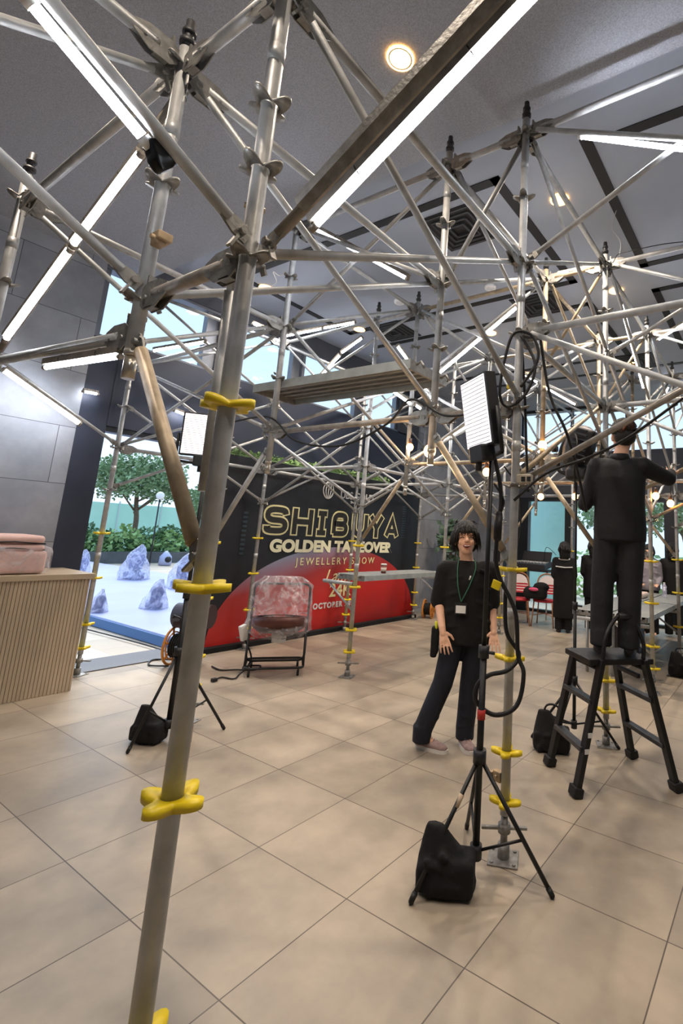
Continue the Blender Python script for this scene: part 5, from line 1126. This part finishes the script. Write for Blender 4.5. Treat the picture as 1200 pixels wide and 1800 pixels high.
for s, h, o in (('L', (-.135, .075, ZT+0.006), (-.155, -.185, ZT+0.006)), ('R', (.055, .075, ZT+0.006), (.075, -.185, ZT+0.006))): shoe(t, G, s, h, o, P, BLKP, RUB)
b = B(); b.loft([(P((.0, .01, 2.20)), e*0.085, v_*0.08), (P((.0, .005, 2.255)), e*0.068, v_*0.068)], 20); part('collar', b, SHN, t)
b = B(); b.ell(Q(0.02, -0.10, 0.06), (0.045, 0.03, 0.04), Rh); b.ell(Q(-0.03, -0.1, 0.03), (0.03, 0.025, 0.03), Rh); part('hair_bun', b, mat('brown_hair', '#3a2118', 0.5, 0, 0.3, 50), t, 'brown twisted bun')
part('hair_clip', B().tube(cat([Q(0.03, -0.13, 0.11), Q(0.0, -0.135, 0.07), Q(-0.03, -0.125, 0.02)]), 0.008, 6), mat('tortoise_clip', '#7a4a30', 0.3), t, 'tortoiseshell hair clip')

def bystander(x, y, h, label, shirt, hem, hair, facing, arm=0, trouser=None, seat=False):
    s = h/1.7; n = Vector((x, y, 0)).normalized(); e = (n.y, -n.x)
    J = dict(head=(0, 0, 1.57*s), neck=(0, 0, 1.42*s), shL=(-.16*s, 0, 1.34*s), shR=(.16*s, 0, 1.34*s), elL=(-.2*s, -.02*facing, 1.08*s), elR=(.2*s, -.02*facing, 1.08*s), wrL=(-.16*s, .1*facing+arm*facing, .98*s), wrR=(.16*s, .1*facing+arm*facing, .98*s),
             tipL=(-.12*s, .2*facing+arm*facing, .95*s), tipR=(.12*s, .2*facing+arm*facing, .95*s), hipL=(-.08*s, 0, .88*s), hipR=(.08*s, 0, .88*s), knL=(-.09*s, 0, .48*s), knR=(.09*s, 0, .48*s), anL=(-.09*s, 0, .1), anR=(.09*s, 0, .1), toeL=(-.1*s, .1*facing, .04), toeR=(.1*s, .1*facing, .04), hp=-0.25)
    return figure(label, (x, y, 0), e, J, shirt=shirt, trouser=trouser or CLOTHB, vox=0.014, sleeve=1.0, hem=hem, hair=hair, facing=facing, shirt_name='coat' if hem < 0.6 else 'top')
t, P, Q, Rh, e, v_, G = bystander(-3.33, 9.02, 1.56, 'person in long black coat with white collar stripe, back turned, by red chair', CLOTHB, 0.25, 'long', -1, 0.1)
part('collar_band', B().tube(cat([P((-.1, .03, 1.28)), P((-.07, .085, 1.27)), P((0, .10, 1.265)), P((.07, .085, 1.27)), P((.1, .03, 1.28))]), 0.014, 6), WHT, t, 'white collar band')
part('shoulder_stripe', B().tube(cat([P((-.15, .11, 1.14)), P((0, .14, 1.13)), P((.15, .11, 1.14))]), 0.011, 6), WHT, t, 'white stripe across the back')
for s, k in ((-.075, 'L'), (.075, 'R')): shoe(t, G, k, (s, .07, 0), (s*1.2, -.17, 0), P, BLKP, RUB)
bystander(-2.95, 9.55, 1.64, 'dark-clothed person between the coat wearer and the ladder', CLOTHB, 0.6, 'long', -1, 0.15)
GRYT = mat('grey_knit', '#8f8a92', 0.8, 0, 0.1, 30); CRM = mat('cream_knit', '#c9b99a', 0.85, 0, 0.15, 60, 0.4, 120)
bystander(-2.05, 9.95, 1.6, 'person in grey top at the rear table, right of the worker legs', GRYT, 0.8, 'long', 1, 0.1)
bystander(-2.5, 10.15, 1.62, 'person in black jacket seen beside the worker right leg', CLOTHB, 0.7, 'short', 1, 0.1)
bystander(-1.68, 10.2, 1.66, 'dark-clothed person near the right frame edge at the rear bench', CLOTHB, 0.7, 'long', -1, 0.1)
bystander(-1.0, 8.25, 1.35, 'person in cream sweater leaning at the right frame edge', CRM, 0.7, 'short', -1, 0.15)

# ================================================================= OUTDOORS
struct('ground', B().quad((-60, -10, -0.02), (-6.3, -10, -0.02), (-6.3, 60, -0.02), (-60, 60, -0.02)), PAVE).name = 'floor_terrace'
struct('floor_garden', B().quad((-6.3, 11.25, -0.02), (40, 11.25, -0.02), (40, 60, -0.02), (-6.3, 60, -0.02)), PAVE)
t = thing('stage_platform', (-10, 5.6, 0), 'low white covered platform with a blue edge outside the doorway', 'stage')
WSH = mat('white_sheet', '#b4bade', 0.35, 0, 0.05, 1.5, 0.2, 4)
part('top_sheet', B().box((-13.0, 5.9, 0.115), (13.0, 4.2, 0.03), bev=0.01), WSH, t); part('side_skirt', B().box((-13.0, 3.79, 0.05), (13.0, 0.03, 0.12)), mat('blue_skirt', '#3f6fa8', 0.5), t, 'blue side band')
for i, (p, s, l) in enumerate((((-13.5, 6.6, 0.13), 1.5, 'bagged stage light rear left on the white platform'), ((-11.3, 6.55, 0.13), 1.35, 'pointed bagged stage light on the right of the platform'), ((-8.9, 4.75, 0.13), 0.85, 'dark bagged stage light at front right of the platform'),
                                (( -9.0, 3.95, 0.13), 0.62, 'bagged light at the left front by the counter corner'), ((-14.2, 5.7, 0.13), 1.2, 'bagged light at the far left behind the doorway post'))):
    t = thing('bagged_stage_light', p, l, 'wrapped light'); p = Vector(p)
    part('fixture', B().cap(p+Vector((0, 0, 0.1*s)), p+Vector((0, 0.03, 0.3*s)), 0.09*s, 0.11*s).box(p+Vector((0, 0, 0.06*s)), (0.26*s, 0.22*s, 0.1*s), bev=0.02), mat('fixture_violet', '#4c5190', 0.4), t)
    b = B(); rr = random.Random(i); b.loft([(p, (0.24*s, 0, 0), (0, 0.24*s, 0)), (p+Vector((0, 0, 0.18*s)), (0.22*s, 0, 0), (0, 0.2*s, 0)), (p+Vector((0.03, 0, 0.38*s)), (0.13*s, 0, 0), (0, 0.14*s, 0)), (p+Vector((0.05*s, 0.03, 0.56*s)), (0.02, 0, 0), (0, 0.02, 0))], 20)
    bmesh.ops.subdivide_edges(b.bm, edges=list(b.bm.edges), cuts=2, use_grid_fill=True)
    for v in b.bm.verts: v.co += Vector((rr.uniform(-1, 1), rr.uniform(-1, 1), rr.uniform(-0.4, 0.4)))*0.006*s+Vector((math.sin(v.co.z*9+i), math.cos(v.co.y*17), 0))*0.035*s*math.sin(v.co.x*11+v.co.z*6)
    part('plastic_bag', b, FILMB, t)
for i, (px, y) in enumerate(((250, 0), (286, 0), (322, 0))):
    p = Vector((-19.0, [9.3, 10.3, 11.3][i], 0)); t = thing('bagged_floor_light', p, ['leftmost', 'middle', 'rightmost'][i]+' of three small bagged lights before the planter', 'wrapped light')
    b = B(); b.loft([(p, (0.22, 0, 0), (0, 0.22, 0)), (p+Vector((0, 0, 0.3)), (0.2, 0, 0), (0, 0.2, 0)), (p+Vector((0, 0, 0.5)), (0.04, 0, 0), (0, 0.04, 0))], 10); part('plastic_bag', b, WSH, t)
    part('fixture', B().ell(p+Vector((0.15, 0, 0.2)), 0.12), BLKP, t)
t = thing('planter', (-20.6, 10, 0), 'long low stone planter edge across the terrace', 'planter')
part('kerb', B().box((-20.4, 14, 0.18), (0.5, 40, 0.4)), mat('planter_stone', '#55585a', 0.7, 0, 0.2, 3), t)
b = B()
for i in range(40): y = -2+i*0.85; leafcloud(b, (-21.3, y, 0.55+0.25*math.sin(i*1.7)), 0.75, 420, 0.2, 100+i, (0.9, 0.9, 0.9), 0.5)
o = obj('hedge', b, LEAFD, 'dense green hedge growing in the terrace planter', 'hedge')
b = B()
for i in range(20): leafcloud(b, (-20.9, 2+i*0.85, 0.65+0.2*math.sin(i*2.3)), 0.5, 150, 0.24, 300+i, shell=0.4)
obj('broadleaf_shrub', b, LEAFL, 'bright broad leaved shrubs along the front of the planter', 'shrub')
def tree(p, h, r, label, n=3500, m=LEAF, sz=0.17, seed=1, e=(1, 1, 0.75)):
    p = Vector(p); t = thing('garden_tree', p, label, 'tree'); b = B(); rr = random.Random(seed)
    b.tube(cat([p, p+Vector((0.1, 0.1, h*0.35)), p+Vector((-0.05, 0.05, h*0.6)), p+Vector((0, 0, h*0.85))]), [0.12-0.003*i for i in range(19)], 8)
    for k in range(7):
        a = rr.uniform(0, 6.28); b.cyl(p+Vector((0, 0, h*rr.uniform(0.45, 0.7))), p+Vector((math.cos(a)*r*0.7, math.sin(a)*r*0.7, h*rr.uniform(0.7, 0.95))), 0.04, 0.015, 6)
    part('trunk', b, BARK, t); b = B()
    for k in range(7):
        a = rr.uniform(0, 6.28); q = p+Vector((math.cos(a)*r*0.5, math.sin(a)*r*0.5, h*rr.uniform(0.62, 0.95))); leafcloud(b, q, r*0.6, n//7, sz, seed*10+k, e, 0.3)
    part('crown', b, m, t)
tree((-22.5, 10.6, 0), 3.9, 1.7, 'broad rounded tree outside the doorway, left of the tan knee brace', seed=4, n=6000)
tree((-24, 14.6, 0), 3.6, 1.5, 'second garden tree behind the nearest post', seed=5)
tree((-23, 7.6, 0), 3.2, 1.0, 'slim young tree at the left side of the doorway', n=1200, seed=6)
tree((-25, 20.5, 0), 3.4, 1.8, 'garden tree hidden behind the poster top', seed=7)
for i in range(5): tree((-4.2+i*1.5, 16.5+(i % 2)*2, 0), 4.2, 1.6, ['leafy tree outside the first rear window', 'leafy tree behind the worker legs', 'leafy tree right of the worker hip', 'leafy tree at the right window', 'rightmost leafy tree outside the rear windows'][i], n=2600, m=[LEAF, LEAFL][i % 2], sz=0.16, seed=20+i)
b = B()
for i in range(16): leafcloud(b, (-5+i*0.8, 15.2, 0.7), 0.7, 120, 0.24, 500+i, shell=0.4)
obj('rear_hedge', b, LEAFL, 'leafy shrubs outside the rear windows', 'hedge')
TEAL = mat('teal_glass_wall', '#b9ecdf', 0.3, 0, 0.08, 0.6)
t = thing('glass_fence', (-27, 12, 0), 'pale teal glass screen wall behind the terrace trees', 'glass fence')
part('pane', B().box((-27, 14, 1.15), (0.06, 44, 2.3)), TEAL, t)
b = B()
for i in range(23): b.box((-26.95, -8+i*2, 1.2), (0.08, 0.05, 2.4))
part('mullion', b, mat('pale_mullion', '#c2d6d8', 0.4), t)
t = thing('glass_screen', (-7, 19, 0), 'teal glass screen seen through the rear left window', 'glass fence')
part('pane', B().box((-6.5, 13.6, 1.6), (3.6, 0.06, 3.2)), TEAL, t); part('mullion', B().box((-6.1, 13.55, 1.6), (0.05, 0.06, 3.2)).box((-7.2, 13.55, 1.6), (0.05, 0.06, 3.2)), mat('pale_mullion_b', '#a9cccf', 0.4), t)
for i, (x, y, z) in enumerate(((-18.5, 9.5, 2.45), (-18.5, 12.2, 2.3))):
    t = thing('globe_lamp', (x, y, 0), ['white globe lamp post on the terrace before the tree', 'second globe lamp post right, near the knee brace end'][i], 'lamp post')
    part('pole', B().cyl((x, y, 0), (x, y, z-0.1), 0.025, n=8), FRAME, t); part('globe', B().ell((x, y, z), 0.14), WHITEP, t)
for i, (x, y) in enumerate(((-18.6, 10.9), )):
    t = thing('banner_pole', (x, y, 0), 'slim dark pole leaning before the hedge', 'pole'); part('shaft', B().cyl((x, y, 0), (x, y+0.3, 3.2), 0.02, n=8), FRAME, t); part('foot', B().cyl((x, y, 0), (x, y, 0.05), 0.15), FRAME, t)
b = B()
for i in range(64): leafcloud(b, (-6.11, 3.98+i*0.05, 2.535), 0.045, 16, 0.05, 700+i, shell=0)
b.box((-6.12, 5.6, 2.5), (0.05, 3.3, 0.02))
obj('ivy_garland', b, LEAFL, 'strip of green ivy showing above the poster top', 'garland')
